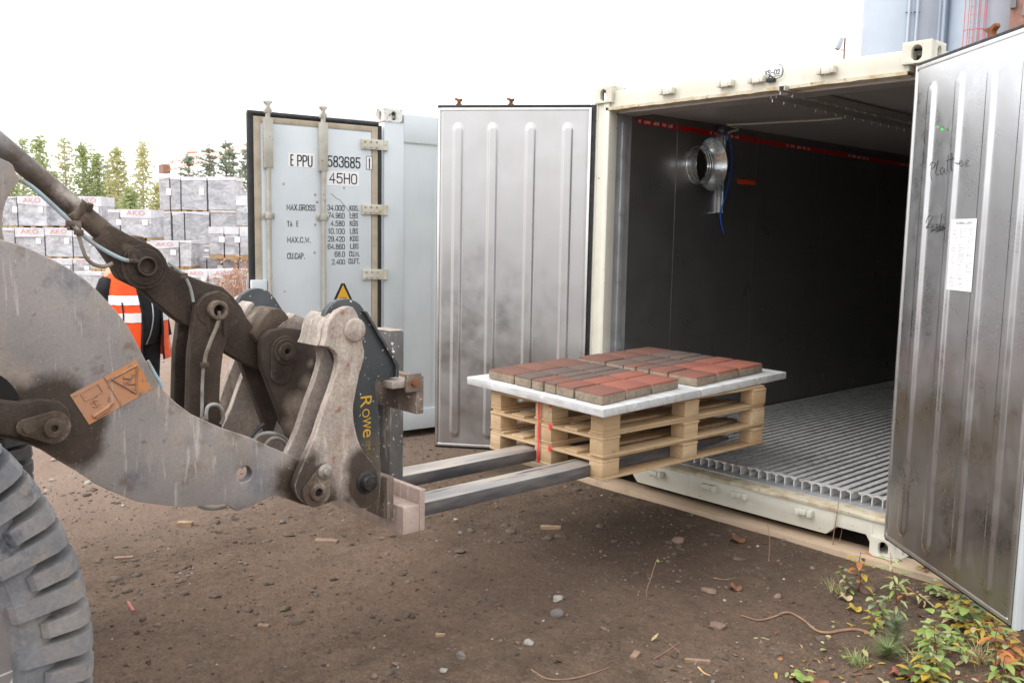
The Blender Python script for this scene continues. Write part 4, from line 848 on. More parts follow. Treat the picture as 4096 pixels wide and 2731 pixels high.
# bell crank
BC=[(-3.873,1.873),(-3.844,1.861),(-3.786,1.829),(-3.708,1.794),(-3.679,1.771),(-3.655,1.740),(-3.649,1.714),(-3.577,1.680),(-3.500,1.651),(-3.434,1.631),(-3.389,1.590),(-3.353,1.545),(-3.333,1.503),(-3.303,1.466),(-3.253,1.442),(-3.174,1.456),(-3.093,1.437),(-3.040,1.377),(-3.049,1.302),(-3.095,1.246),(-3.167,1.241),(-3.279,1.286),(-3.351,1.320),(-3.430,1.371),(-3.513,1.440),(-3.553,1.473),(-3.590,1.487),(-3.632,1.519),(-3.701,1.580),(-3.752,1.631),(-3.792,1.651),(-3.829,1.671),(-3.849,1.716),(-3.881,1.766),(-3.907,1.804)]
bm=BM(); prism_x(bm,BC,1.215,1.135); bc_=obj('bell_crank',bm,M['soil'],wl_,bevel=.012)
def boss(name,fr,r,x0,x1,par,mat,hole=.35):
    bm=BM(); ring_x(bm,fr,r*hole,r,x0,x1,36); o=obj(name,bm,mat,par,bevel=.004)
    if hole>.05:
        bm=BM(); lathe(bm,[(r*hole*.99,0),(0,.001)],(x0+.001,fr[0],fr[1]),(1,0,0),20); obj('bore',bm,M['dark'],o)
    return o
B1,B2,B3=[(-3.744,1.715),(-3.463,1.542),(-3.173,1.360)]
bm=BM(); lathe(bm,[(0,0),(.082,0),(.082,.008),(.066,.010),(.066,.016),(.05,.018),(0,.018)],(1.2155,B1[0],B1[1]),(1,0,0),40); obj('pivot_boss',bm,M['soil'],bc_,ang=50)
b1=[(-3.745,1.717)][0]
boss('grease_ring',b1,.036,1.234,1.262,bc_,M['soil'],.78)
bm=BM(); prism_x(bm,hull2([(-3.787,1.759)][0],.022,b1,.03),1.234,1.243); obj('grease_bracket',bm,M['soil'],bc_,bevel=.004)
# second plate of the bell crank (behind)
# supports (two leg plates on the cross tube)
LG=[(-3.576,1.536),(-3.569,1.566),(-3.551,1.587),(-3.518,1.611),(-3.470,1.620),(-3.430,1.596),(-3.412,1.555),(-3.417,1.489),(-3.440,1.447),(-3.461,1.373),(-3.473,1.287),(-3.479,1.194),(-3.470,1.072),(-3.614,1.083),(-3.611,1.159),(-3.607,1.235),(-3.599,1.383),(-3.587,1.459)]
bm=BM(); prism_x(bm,LG,1.265,1.225); lg=obj('pivot_support',bm,M['soil'],wl_,bevel=.008)
bm=BM(); prism_x(bm,LG,1.125,1.085); obj('pivot_support',bm,M['soil'],wl_,bevel=.008)
b2_=[(-3.494,1.547)][0]
bm=BM(); lathe(bm,[(0,0),(.062,0),(.062,.006),(0,.007)],(1.2655,b2_[0]-.01,b2_[1]),(1,0,0),36); obj('support_boss',bm,M['soil'],lg)
boss('support_pin',b2_,.038,1.273,1.310,lg,M['soil2'],.58)
bm=BM(); P=[(-3.526,1.544),(-3.528,1.459),(-3.511,1.452),(-3.505,1.509),(-3.485,1.508),(-3.465,1.507),(-3.462,1.443),(-3.451,1.451),(-3.447,1.523)]; prism_x(bm,P,1.2655,1.274); obj('retainer_plate',bm,M['soil'],lg,bevel=.003)
# link to the coupler: two plates and a cap
LK=[(-3.319,1.392),(-3.307,1.430),(-3.276,1.455),(-3.213,1.466),(-3.123,1.450),(-3.062,1.421),(-3.040,1.368),(-3.048,1.313),(-3.080,1.264),(-3.089,1.224),(-3.094,1.158),(-3.114,1.106),(-3.147,1.036),(-3.164,0.988),(-3.192,0.985),(-3.223,1.070),(-3.259,1.165),(-3.294,1.258),(-3.316,1.313)]
bm=BM(); prism_x(bm,LK,1.30,1.255); lk=obj('coupler_link',bm,dirty('link_soil_to_mud',sr(78,66,56),sr(54,45,39),5,.35,.65,.9,0,.45,55,.007,patches=(sr(168,154,140),[([(1.300,-3.146,1.137)][0],.05,.07),([(1.300,-3.183,1.050)][0],.035,.06),([(1.300,-3.115,1.226)][0],.02,.06),([(1.300,-3.094,1.307)][0],.012,.03)])),wl_,bevel=.008)
bm=BM(); prism_x(bm,LK,1.10,1.055); obj('coupler_link',bm,M['soil'],wl_,bevel=.008)
b3=[(-3.219,1.370)][0]
bm=BM(); P=hull2(b3,.062,(b3[0]-.02,b3[1]-.09),.045); prism_x(bm,P,1.3005,1.312); obj('link_boss',bm,M['soil'],lk,bevel=.004)
bm=BM(); ring_x(bm,b3,.012,.052,1.3125,1.322,36); ring_x(bm,b3,.012,.036,1.3225,1.332,30); obj('link_pin',bm,M['soil'],lk,bevel=.003)
bm=BM(); lathe(bm,[(.0118,0),(0,.0005)],(1.315,b3[0],b3[1]),(1,0,0),6); obj('hex_socket',bm,M['dark'],lk)
bm=BM(); prism_x(bm,[(-3.237,1.445),(-3.213,1.465),(-3.118,1.445),(-3.073,1.437),(-3.081,1.476),(-3.105,1.497),(-3.141,1.515),(-3.165,1.498),(-3.197,1.482)],1.254,1.13); obj('link_cap',bm,M['coupler_in'],lk,bevel=.008)
bm=BM(); prism_x(bm,[(-3.306,1.399),(-3.291,1.434),(-3.237,1.445),(-3.197,1.482),(-3.165,1.498),(-3.189,1.528),(-3.216,1.543),(-3.251,1.538),(-3.278,1.514),(-3.305,1.477),(-3.332,1.440)],1.254,1.10); obj('link_saddle',bm,M['soil2'],lk,bevel=.008)
bm=BM(); cp0=[(-3.043,1.316)][0]; lathe(bm,[(0,0),(.028,0),(.028,.30),(0,.301)],(1.02,cp0[0],cp0[1]),(1,0,0),24); obj('link_shaft',bm,M['soil2'],lk)
# quick coupler: two pairs of ear plates
EAR=[(-3.248,1.428),(-3.240,1.443),(-3.234,1.472),(-3.230,1.500),(-3.219,1.521),(-3.201,1.543),(-3.183,1.559),(-3.164,1.567),(-3.143,1.573),(-3.127,1.573),(-3.115,1.569),(-3.108,1.561),(-3.096,1.542),(-3.086,1.519),(-3.078,1.493),(-3.074,1.468),(-3.074,1.428),(-3.065,1.397),(-3.066,1.373),(-3.078,1.336),(-3.088,1.310),(-3.102,1.251),(-3.116,1.189),(-3.117,1.163),(-3.113,1.119),(-3.104,1.080),(-3.096,1.051),(-3.082,1.020),(-3.064,0.991),(-3.044,0.966),(-3.025,0.944),(-3.007,0.914),(-2.996,0.884),(-2.992,0.851),(-2.992,0.818),(-2.998,0.791),(-3.023,0.774),(-3.056,0.762),(-3.085,0.768),(-3.117,0.788),(-3.145,0.806),(-3.171,0.818),(-3.203,0.820),(-3.234,0.816),(-3.261,0.814),(-3.289,0.814),(-3.317,0.826),(-3.337,0.840),(-3.359,0.863),(-3.369,0.886),(-3.373,0.910),(-3.362,0.942),(-3.349,0.966),(-3.336,0.989),(-3.325,1.013),(-3.311,1.038),(-3.296,1.066),(-3.283,1.091),(-3.260,1.151),(-3.238,1.206),(-3.217,1.251),(-3.197,1.302),(-3.184,1.345),(-3.182,1.368),(-3.187,1.391),(-3.199,1.406),(-3.223,1.423)]
def ear(x0,x1,m): 
    bm=BM(); prism_x(bm,EAR,x0,x1); return obj('coupler_ear',bm,m,wl_,bevel=.005)
e1=ear(1.66,1.622,M['coupler']); EAR_F=EAR; EAR=[q for q in EAR_F if q[1]<1.44]; e2=ear(1.525,1.49,M['coupler_in']); ear(mx(1.525),mx(1.49),M['coupler_in']); EAR=EAR_F; ear(mx(1.66),mx(1.622),M['coupler'])
LIP=[(-3.255,1.426),(-3.240,1.423),(-3.225,1.427),(-3.215,1.440),(-3.209,1.466),(-3.206,1.494),(-3.196,1.515),(-3.179,1.536),(-3.190,1.548),(-3.209,1.533),(-3.224,1.513),(-3.232,1.491),(-3.236,1.468),(-3.243,1.445)]
for xa,xb in((1.6215,1.47),(mx(1.6215),mx(1.47))):
    bm=BM(); prism_x(bm,LIP,xa,xb); obj('hook_lip',bm,M['coupler_in'],wl_,bevel=.004)
SHC=[(-3.115,1.483)][0]
bm=BM(); lathe(bm,[(0,0),(.046,0),(.046,.012),(.040,.018),(0,.019)],(1.6605,SHC[0],SHC[1]),(1,0,0),32); obj('hook_pin',bm,M['coupler'],e1,ang=50)
NUT=[(-3.056,0.873)][0]
bm=BM(); lathe(bm,[(0,0),(.046,0),(.048,.003),(.034,.006),(.033,.026),(.029,.032),(0,.033)],(1.6605,NUT[0],NUT[1]),(1,0,0),26); obj('lock_pin',bm,M['grease'],e1,ang=50)
K0,K1=[(-3.253,0.950),(-3.285,0.876)]
bm=BM(); prism_x(bm,hull2(K0,.030,K1,.060),1.6605,1.674); kp=obj('pivot_keeper',bm,M['soil2'],e1,bevel=.004)
bm=BM(); lathe(bm,[(0,0),(.030,0),(.030,.006),(.022,.010),(.013,.010),(.013,.022),(0,.0225)],(1.6745,K0[0],K0[1]),(1,0,0),20); obj('keeper_bolt',bm,M['bolt'],kp)
bm=BM(); ring_x(bm,K1,.016,.034,1.6745,1.690,28); obj('pivot_pin',bm,M['soil2'],kp,bevel=.004)
bm=BM(); lathe(bm,[(.0158,0),(0,.0005)],(1.676,K1[0],K1[1]),(1,0,0),16); obj('bore',bm,M['dark'],kp)
# hoses and clips
def hose(P,r,m,name='hose',k=5,par=None): 
    bm=BM(); tube(bm,spl(P,k),r,8); return obj(name,bm,m,par or wl_)
hose([(1.235,-4.165,2.018),(1.235,-4.154,2.011),(1.235,-4.116,1.986),(1.235,-4.073,1.947),(1.235,-4.030,1.904),(1.235,-4.002,1.875),(1.235,-3.985,1.853),(1.235,-3.961,1.830),(1.235,-3.929,1.802),(1.235,-3.892,1.777),(1.235,-3.859,1.758),(1.235,-3.825,1.742),(1.235,-3.798,1.736)],.0078,M['hose'])
hose([(1.235,-3.977,1.834),(1.235,-3.970,1.811),(1.235,-3.964,1.785),(1.235,-3.952,1.750),(1.235,-3.931,1.727),(1.235,-3.905,1.718),(1.235,-3.883,1.719),(1.235,-3.862,1.728)],.0070,M['hose_soil'])
hose([(1.250,-3.805,1.738),(1.250,-3.792,1.736),(1.250,-3.768,1.732)],.0085,M['soil'],'hose_end')
hose([(1.250,-3.666,1.732),(1.250,-3.643,1.714),(1.250,-3.619,1.695),(1.250,-3.599,1.670),(1.250,-3.584,1.637),(1.250,-3.577,1.607),(1.250,-3.572,1.580)],.0062,M['hose'])
hose([(1.300,-3.493,1.545),(1.300,-3.492,1.524),(1.300,-3.497,1.503),(1.300,-3.506,1.478),(1.300,-3.522,1.445),(1.300,-3.538,1.408),(1.300,-3.549,1.379),(1.300,-3.554,1.350)],.0078,M['hose_soil'])
hose([(1.295,-3.557,1.329),(1.295,-3.562,1.278),(1.295,-3.565,1.215),(1.295,-3.566,1.173),(1.295,-3.568,1.134)],.0068,M['hose_grey'])
hose([(1.320,-3.561,1.133),(1.320,-3.560,1.163),(1.320,-3.552,1.181),(1.320,-3.532,1.187),(1.320,-3.510,1.179),(1.320,-3.495,1.157),(1.320,-3.493,1.129),(1.320,-3.503,1.105)],.0072,M['hose_grey'])
for s in('620,985 650,955 700,942 750,948 800,970 830,1005 845,1050','690,1015 715,985 750,972 790,985 820,1020 830,1060'): pass
hose([(1.360,-3.386,1.033),(1.360,-3.365,1.050),(1.360,-3.329,1.054),(1.360,-3.292,1.045),(1.360,-3.255,1.025),(1.360,-3.233,0.998),(1.360,-3.222,0.965)],.0078,M['hose_grey']); hose([(1.380,-3.347,1.011),(1.380,-3.328,1.029),(1.380,-3.303,1.034),(1.380,-3.274,1.021),(1.380,-3.252,0.994),(1.380,-3.244,0.965)],.0078,M['hose_grey'])
hose([(1.360,-3.408,1.039),(1.360,-3.386,1.063),(1.360,-3.364,1.081),(1.360,-3.343,1.092)],.0085,M['grease'])
hose([(1.630,-3.892,1.421),(1.630,-3.884,1.406),(1.630,-3.875,1.387),(1.630,-3.866,1.369),(1.630,-3.855,1.350),(1.630,-3.844,1.326)],.0055,M['hose'])
hose([(1.500,-3.677,0.857),(1.500,-3.644,0.840),(1.500,-3.603,0.832),(1.500,-3.569,0.833)],.008,M['hose_grey'])
def clip(fr,x,s=.014):
    bm=BM(); y,z=fr; box(bm,x-.012,x+.012,y-s,y+s,z-s*.7,z+s*.7); obj('hose_clip',bm,M['soil2'],wl_,bevel=.003)
for fr,x in(([(-3.555,1.340)][0],1.30),([(-3.609,1.681)][0],1.25),([(-3.975,1.838)][0],1.24),([(-3.566,1.133)][0],1.31),([(-4.000,1.868)][0],1.235)): clip(fr,x)
# wheels
M['tyre']=dirty('dusty_blue_black_tyre',sr(120,122,126),sr(92,95,101),6,.4,.66,.85,0,.4,60,.005,extra=[(2.6,.44,.62,sr(150,144,139)),(9,.58,.7,sr(74,79,88)),(22,.56,.68,sr(140,131,123))],grain=(80,.2))
m,nt,bs=nmat('scratched_sidewall'); g=N(nt); col=g.mix(g.rng(g.noise(6,6,.65),.35,.7),sr(118,112,110),sr(146,140,138))
w=g.vor(7.5,g.mapv((1,1,1)),'DISTANCE_TO_EDGE'); col=g.mix(g.math('MULTIPLY',g.rng(w,.022,.004),g.rng(g.noise(4,3),.42,.6)),col,sr(196,190,186)); g.lk(col,bs.inputs['Base Color']); bs.inputs['Roughness'].default_value=.8; g.bump(g.noise(50,5),.2,bs,.004); M['sidewall']=m
M['treadtop']=dirty('worn_tread_top',sr(134,122,112),sr(112,104,98),9,.4,.65,.9,0,.3,70,.004)
def wheel(xo,s,cy_,cz_,r):
    # outer face at xo, s=+1 if outer side is +x
    X=lambda d:xo-s*d
    bm=BM(); prof=[(r*.53,.05),(r*.55,.02),(r*.70,.024),(r*.80,.022),(r*.815,.006),(r*.85,.003),(r*.88,.016),(r*.905,.04),(r*.915,.07),(r*.915,.48),(r*.88,.53),(r*.8,.545),(r*.55,.53),(r*.53,.50)]
    lathe(bm,[(a,d) for a,d in prof],(xo,cy_,cz_),(-s,0,0),96); ty=hub=obj('wheel',bm,M['tyre'],wl_,ang=40)
    bm=BM(); lathe(bm,[(r*.55,.019),(r*.69,.0225),(r*.79,.0212)],(xo,cy_,cz_),(-s,0,0),96); obj('sidewall_face',bm,M['sidewall'],ty)
    bm=BM(); NL=78
    for i in range(NL):
        t0=2*math.pi*i/NL; long=i%2==0
        for sd in(0,1):
            def P(t,rr,d):
                d2=d if sd==0 else .55-d; tt=t+(0 if sd==0 else math.pi/NL)
                return (X(d2),cy_+rr*math.cos(tt),cz_+rr*math.sin(tt))
            wd=2*math.pi/NL
            a,b=t0+wd*.05,t0+wd*(.76 if long else .66)
            sk_=wd*.8
            ri=r*(.80 if long else .865)
            # lug: sidewall foot -> shoulder -> tread centre
            prof=[(ri,.004,0),(ri+.012,-.009,0),(r*.955,-.008,0),(r*.985,.004,.03),(r*1.0,.030,.12),(r*1.0,.255,1)]
            vo=[[bm.verts.new(P(tt+sk_*k,rr,d)) for rr,d,k in prof] for tt in(a,b)]
            vi=[[bm.verts.new(P(tt+sk_*k,rr2,d2)) for rr2,d2,k in((ri-.004,.03,0),(ri,.04,0),(r*.88,.05,0),(r*.90,.06,.03),(r*.905,.07,.12),(r*.905,.255,1))] for tt in(a,b)]
            for k in range(5):
                bm.faces.new((vo[0][k],vo[0][k+1],vo[1][k+1],vo[1][k]))
                bm.faces.new((vo[0][k],vi[0][k],vi[0][k+1],vo[0][k+1])); bm.faces.new((vo[1][k],vo[1][k+1],vi[1][k+1],vi[1][k]))
            bm.faces.new((vo[0][0],vo[1][0],vi[1][0],vi[0][0]))
    obj('tread_lugs',bm,M['tyre'],ty,ang=25)
    bm=BM(); lathe(bm,[(.0,.13),(.12,.10),(.17,.10),(.2,.16),(.36,.2),(.40,.06),(r*.535,.04),(r*.54,.06),(r*.50,.27)],(xo,cy_,cz_),(-s,0,0),48); rim=hub; obj('rim',bm,M['arm'],hub)
    for k in range(10):
        t=2*math.pi*k/10; bm=BM(); lathe(bm,[(0,.02),(.016,.02),(.016,0)],(X(.13),cy_+.145*math.cos(t),cz_+.145*math.sin(t)),(s,0,0),6); obj('wheel_nut',bm,M['bolt'],rim)
wheel(2.455,1,-5.186,.853,.853); wheel(mx(2.455),-1,-4.82,.853,.853)
bm=BM(); tube(bm,[(1.95,-5.186,.853),(.35,-4.7,.853)],.13,20); obj('axle',bm,M['soil'],wl_)
bm=BM(); prism_x(bm,[(-6.4,.75),(-6.4,1.3),(-5.6,1.5),(-5.3,2.1),(-4.95,2.1),(-4.8,1.4),(-4.75,.8),(-5.2,.62)],1.44,.89); obj('front_frame',bm,M['arm'],wl_,bevel=.02)
# ================================================================ fork attachment
fa=thing('fork_attachment','dark grey fork attachment with yellow stencilling and two long forks under the pallets','fork attachment',(1.165,-2.75,.56))
SPL=[(-3.212,1.507),(-3.205,1.552),(-3.188,1.573),(-3.167,1.586),(-3.147,1.595),(-3.123,1.599),(-3.104,1.599),(-3.085,1.594),(-3.065,1.586),(-3.047,1.572),(-3.027,1.548),(-2.960,1.447),(-2.895,1.347),(-2.873,1.290),(-2.877,1.270),(-2.941,1.265),(-2.979,1.254),(-2.970,1.191),(-2.960,1.105),(-2.955,0.951),(-2.949,0.853),(-2.953,0.803),(-2.987,0.787),(-3.035,0.805),(-3.070,0.856),(-3.090,0.948),(-3.115,1.128),(-3.144,1.321),(-3.183,1.410),(-3.209,1.462)]
def sidepl(x0,x1):
    bm=BM(); prism_x(bm,SPL,x0,x1); return obj('side_plate',bm,M['attach'],fa,bevel=.003)
s1=sidepl(1.605,1.572); sidepl(mx(1.605),mx(1.572))
ribP=[(-3.045,1.549),(-3.041,1.552),(-3.027,1.547),(-3.017,1.532),(-2.873,1.325),(-2.875,1.269),(-2.890,1.277),(-2.888,1.317),(-2.902,1.344),(-2.987,1.470),(-3.036,1.542)]
bm=BM(); prism_x(bm,ribP,1.6055,1.622); obj('stiffener',bm,M['attach'],s1,bevel=.004)
# stencilled lettering reading downwards
q=[(-2.991,1.206),(-3.027,1.204),(-3.053,1.212),(-2.992,1.024),(-3.019,1.036)]
def stencil(s,top,bot,xl,xr,m):
    # letters read downward: local x runs down, letter-up points right (+y)
    T=basis(Vector((1.6068,xl,top)),Vector((0,.0,-1)),Vector((0,1,0)),Vector((1,0,0)))
    text('stencil_lettering',s,m,s1,T,top-bot,xr-xl)
Y=flat('stencil_yellow',sr(206,160,52),.6); Y2=flat('faded_stencil',sr(150,128,70),.7)
ql=[(-3.044,1.205),(-2.997,1.204),(-3.047,1.039),(-3.001,1.036),(-3.029,1.031),(-3.007,1.028),(-3.025,0.983),(-3.002,0.983)]
R0=[(-3.050,1.210),(-2.997,1.204),(-3.050,1.164),(-2.997,1.158)]; O0=[(-3.042,1.157),(-3.007,1.153),(-3.042,1.122),(-3.007,1.118)]; W0=[(-3.040,1.120),(-3.001,1.116),(-3.040,1.078),(-3.001,1.072)]; E0=[(-3.039,1.075),(-3.002,1.071),(-3.039,1.041),(-3.002,1.036)]; T0_=[(-3.026,1.026),(-3.007,1.023),(-3.026,1.012),(-3.007,1.009)]; M0=[(-3.025,1.009),(-3.002,1.006),(-3.025,0.988),(-3.002,0.985)]
for s,Q,mm in(('R',R0,Y),('O',O0,Y),('W',W0,Y),('e',E0,Y),('T',T0_,Y2),('M',M0,Y2)):
    # stencil bridges: slant follows the plate edge
    yl=(Q[0][0]+Q[2][0])/2; yr=(Q[1][0]+Q[3][0])/2; zt=(Q[0][1]+Q[1][1])/2; zb=(Q[2][1]+Q[3][1])/2; stencil(s,zt,zb,yl,yr,mm)
def bx(name,m,q,par=None,bev=.006):
    bm=BM(); box(bm,*q); return obj(name,bm,m,par or fa,bevel=bev)
ub=bx('upper_bar',M['carr'],(.66,1.66,-2.815,-2.775,1.115,1.275))
bx('shelf_plate',M['coupler_in'],(1.41,1.66,-2.935,-2.816,1.232,1.262),ub); bx('stop_plate',M['carr'],(1.6605,1.676,-2.875,-2.80,1.215,1.29),ub,.003)
bm=BM(); lathe(bm,[(0,0),(.017,0),(.017,.012),(0,.0125)],(1.6765,-2.838,1.252),(1,0,0),6); obj('bolt',bm,M['rust'],ub)
lb_=bx('lower_bar',M['carr_pale'],(.62,1.65,-2.87,-2.7855,.61,.728)); bx('bar_flange',M['carr_pale'],(.62,1.65,-2.785,-2.757,.61,.79),lb_); 
bx('lock_block',M['carr'],(1.46,1.62,-2.93,-2.895,.68,.86),lb_); bx('lock_block',M['coupler_in'],(1.46,1.60,-2.8945,-2.871,.66,.71),lb_)
bx('tie_plate',M['attach'],(.90,1.20,-2.80,-2.775,.80,1.10))
for x0,x1,xt in((1.215,1.365,1),(.775,.925,0)):
    f=bx('fork',M['fork'],(x0,x1,-2.742,-.55,.556,.622),None,.005)
    bm=BM(); prism_x(bm,[(-.5495,.5565),(-.5495,.6215),(-.12,.600),(-.12,.580)],x0+.002,x1-.002); obj('fork_tip',bm,M['fork'],f)
    bm=BM(); box(bm,x0,x1,-2.742,-2.667,.6225,1.425); obj('fork_shank',bm,dirty('shank_steel',sr(112,112,114),sr(92,88,84),5,.4,.65,.55,.2,.15,60,.003,streak=((22,22,3),.56,.68,sr(168,158,148)),speck=(42,.62,.68,sr(222,220,214)),extra=[(4,.6,.75,sr(120,104,88))]) if x0>1 else bpy.data.materials['shank_steel'],f,bevel=.006)
    bm=BM(); box(bm,x0+.004,x1-.004,-2.74,-2.669,1.4255,1.432); obj('shank_dust_cap',bm,M['coupler_in'],f,bevel=.003)
    bm=BM(); box(bm,x0+.01,x1-.01,-2.774,-2.743,1.13,1.30); obj('fork_hook',bm,M['carr'],f,bevel=.004)
# ================================================================ person in a high-visibility vest (mostly behind the lift arms)
PP=Vector((-3.20,-2.22,0)); PF=math.atan2(-5+2.22,4.64+3.2)+.62   # facing angle (towards the camera, turned to picture right)
pe=thing('person','person in an orange high-visibility vest over a black zipped top behind the lift arms','person',tuple(PP))
fx_=Vector((math.cos(PF),math.sin(PF),0)); lx_=Vector((-fx_.y,fx_.x,0))    # forward, left
TP=basis(PP,lx_*1.05,fx_*1.05,Vector((0,0,1.025)))     # local: x left, y forward, z up
def skinbody(name,V,E,m,par,sub=2):
    me=bpy.data.meshes.new(name); me.from_pydata([TP@Vector(v[:3]) for v in V],E,[]); o=bpy.data.objects.new(name,me); COL.objects.link(o)
    sk=o.modifiers.new('s','SKIN'); sk.use_smooth_shade=True; sb=o.modifiers.new('u','SUBSURF'); sb.levels=sub; sb.render_levels=sub
    for i,v in enumerate(V): me.skin_vertices[0].data[i].radius=(v[3],v[4] if len(v)>4 else v[3])
    me.skin_vertices[0].data[0].use_root=True
    bpy.context.view_layer.update(); dg=bpy.context.evaluated_depsgraph_get(); m2=bpy.data.meshes.new_from_object(o.evaluated_get(dg)); bpy.data.objects.remove(o)
    bm=BM(); bm.from_mesh(m2); bpy.data.meshes.remove(m2); return obj(name,bm,m,par)
V=[(0,0,.98,.155,.12),(0,.02,1.15,.15,.13),(0,.01,1.33,.165,.12),(0,0,1.47,.11,.09),(0,.02,1.55,.06),(0,.055,1.60,.08,.09),(0,.06,1.68,.085,.095),
 (.1,0,.92,.09),(.11,.02,.5,.06),(.11,0,.09,.05),(.12,.13,.05,.04),(-.1,0,.92,.09),(-.11,.02,.5,.06),(-.11,0,.09,.05),(-.12,.13,.05,.04),
 (.19,0,1.46,.065),(.245,-.02,1.18,.045),(.25,.06,.93,.034),(.25,.09,.85,.03),(-.19,0,1.46,.065),(-.245,-.02,1.18,.045),(-.25,.06,.93,.034),(-.25,.09,.85,.03)]
E_=[(0,1),(1,2),(2,3),(3,4),(4,5),(5,6),(0,7),(7,8),(8,9),(9,10),(0,11),(11,12),(12,13),(13,14),(3,15),(15,16),(16,17),(17,18),(3,19),(19,20),(20,21),(21,22)]
for sgn,b in((1,18),(-1,22)):
    for k,(dx,L) in enumerate(((-.022,.06),(-.008,.07),(.008,.068),(.022,.052))):
        V.append((.25*sgn+dx*.6,.10+dx*.7,.80,.009)); V.append((.25*sgn+dx*.7,.12+dx,.80-L,.007)); E_+= [(b,len(V)-2),(len(V)-2,len(V)-1)]
    V.append((.25*sgn-.02*sgn,.125,.83,.011)); V.append((.25*sgn-.03*sgn,.15,.79,.009)); E_+=[(b,len(V)-2),(len(V)-2,len(V)-1)]
skin=flat('skin',sr(208,160,135),.6); skinbody('body',V,E_,skin,pe)
blk=dirty('black_cloth',sr(28,30,36),sr(20,21,26),8,.4,.65,.9,0,.2,60,.004); org=dirty('hi_vis_orange',sr(255,92,28),sr(240,78,24),5,.4,.7,.7,0,.35,14,.02)
def loft(name,R,m,par,n=28,a0=0,a1=2*math.pi,closed=True,cap=False):
    bm=BM(); L=[]
    cnt=n if closed else n+1
    for (cx,cy,cz,rx,ry) in R: L.append([bm.verts.new(TP@Vector((cx+rx*math.cos(a0+(a1-a0)*k/n),cy+ry*math.sin(a0+(a1-a0)*k/n),cz+.006*noise.noise((k*.9,cz*7,1))))) for k in range(cnt)])
    for A,B in zip(L,L[1:]):
        for k in range(n): bm.faces.new((A[k],A[(k+1)%cnt],B[(k+1)%cnt],B[k]))
    if cap: bm.faces.new(L[-1]); bm.faces.new(L[0][::-1])
    return obj(name,bm,m,par,ang=60)
top=loft('zip_top',[(0,.02,.86,.175,.14),(0,.035,.98,.195,.19),(0,.045,1.12,.20,.205),(0,.03,1.28,.205,.165),(0,.01,1.42,.20,.13),(0,.005,1.48,.15,.10),(0,.01,1.53,.075,.075),(0,.012,1.575,.07,.07)],blk,pe)
for sg in(1,-1):
    loft('sleeve',[(sg*.17,0,1.44,.05,.06),(sg*.205,-.01,1.40,.070,.075),(sg*.245,-.02,1.30,.066,.07),(sg*.255,-.02,1.17,.058,.062),(sg*.257,.03,1.02,.05,.054),(sg*.255,.065,.92,.045,.048)],blk,pe)
    loft('trouser_leg',[(sg*.105,0,.95,.115,.13),(sg*.108,.01,.75,.10,.11),(sg*.112,.018,.5,.08,.085),(sg*.112,.01,.25,.078,.08),(sg*.112,0,.09,.08,.085)],blk,pe)
    bm=BM(); P=hull2((-.07,0),.05,(.16,0),.052); prism(bm,P,lambda a,b:TP@Vector((sg*.115+b,a,.0)),lambda a,b:TP@Vector((sg*.115+b*.92,a*.97,.085))); obj('boot',bm,blk,pe,bevel=.012)
bm=BM(); zr=[(0,.1555,1.53),(0,.196,1.36),(0,.225,1.24),(0,.2525,1.1),(0,.2285,.97),(0,.172,.87)]
tube(bm,spl([TP@Vector((.0+.01*math.sin(i),y-.055+.052,z)) for i,(x,y,z) in enumerate(zr)],4),.006,5); obj('zip',bm,flat('zip_metal',sr(190,190,190),.4,.6),pe)
# vest: open at the front between angles around +y
oa=.36
VR=[(0,0,.74,.29,.25),(0,.0,.86,.275,.245),(0,.015,1.0,.262,.24),(0,.02,1.15,.25,.228),(0,.01,1.30,.25,.19),(0,0,1.42,.245,.16),(0,-.005,1.485,.205,.13),(0,-.005,1.52,.14,.11),(0,0,1.55,.088,.09)]
vest=loft('vest',VR,org,pe,40,math.pi/2+oa,math.pi/2-oa+2*math.pi,closed=False)
wv=flat('reflective_tape',sr(240,240,240),.5)
def vr(z):
    for a,b in zip(VR,VR[1:]):
        if a[2]<=z<=b[2]:
            t=(z-a[2])/(b[2]-a[2]); return [a[i]*(1-t)+b[i]*t for i in range(5)]
for z0,z1 in((1.06,1.135),(1.20,1.275)):
    R=[];
    for z in(z0,(z0+z1)/2,z1): q=vr(z); R.append((q[0],q[1],z,q[3]+.006,q[4]+.006))
    loft('reflective_band',R,wv,vest,40,math.pi/2+oa,math.pi/2-oa+2*math.pi,closed=False)
    
loft('collar',[(0,0,1.50,.105,.10),(0,0,1.55,.092,.09),(0,-.01,1.60,.09,.09)],blk,vest,24,math.pi/2+.4,math.pi/2-.4+2*math.pi,closed=False)
bm=BM()
for t in(math.pi/2+oa,math.pi/2-oa): tube(bm,[TP@Vector((q[0]+(q[3]+.003)*math.cos(t),q[1]+(q[4]+.003)*math.sin(t),q[2])) for q in VR],.010,6)
obj('vest_edging',bm,blk,vest)
bm=BM(); t=math.pi/2+oa+.55; tube(bm,[TP@Vector((q[0]+(q[3]+.008)*math.cos(t),q[1]+(q[4]+.008)*math.sin(t),q[2])) for q in (vr(.99),vr(1.12),vr(1.22))],.006,6); obj('pocket_zip',bm,blk,vest)
bm=BM(); lathe(bm,[(0,.125),(.06,.115),(.098,.06),(.106,.0),(.10,-.05),(.085,-.09)],TP@Vector((0,.045,1.635)),TP.to_3x3()@Vector((0,.12,1)),20); obj('hair',bm,flat('brown_hair',sr(82,62,46),.8),pe)
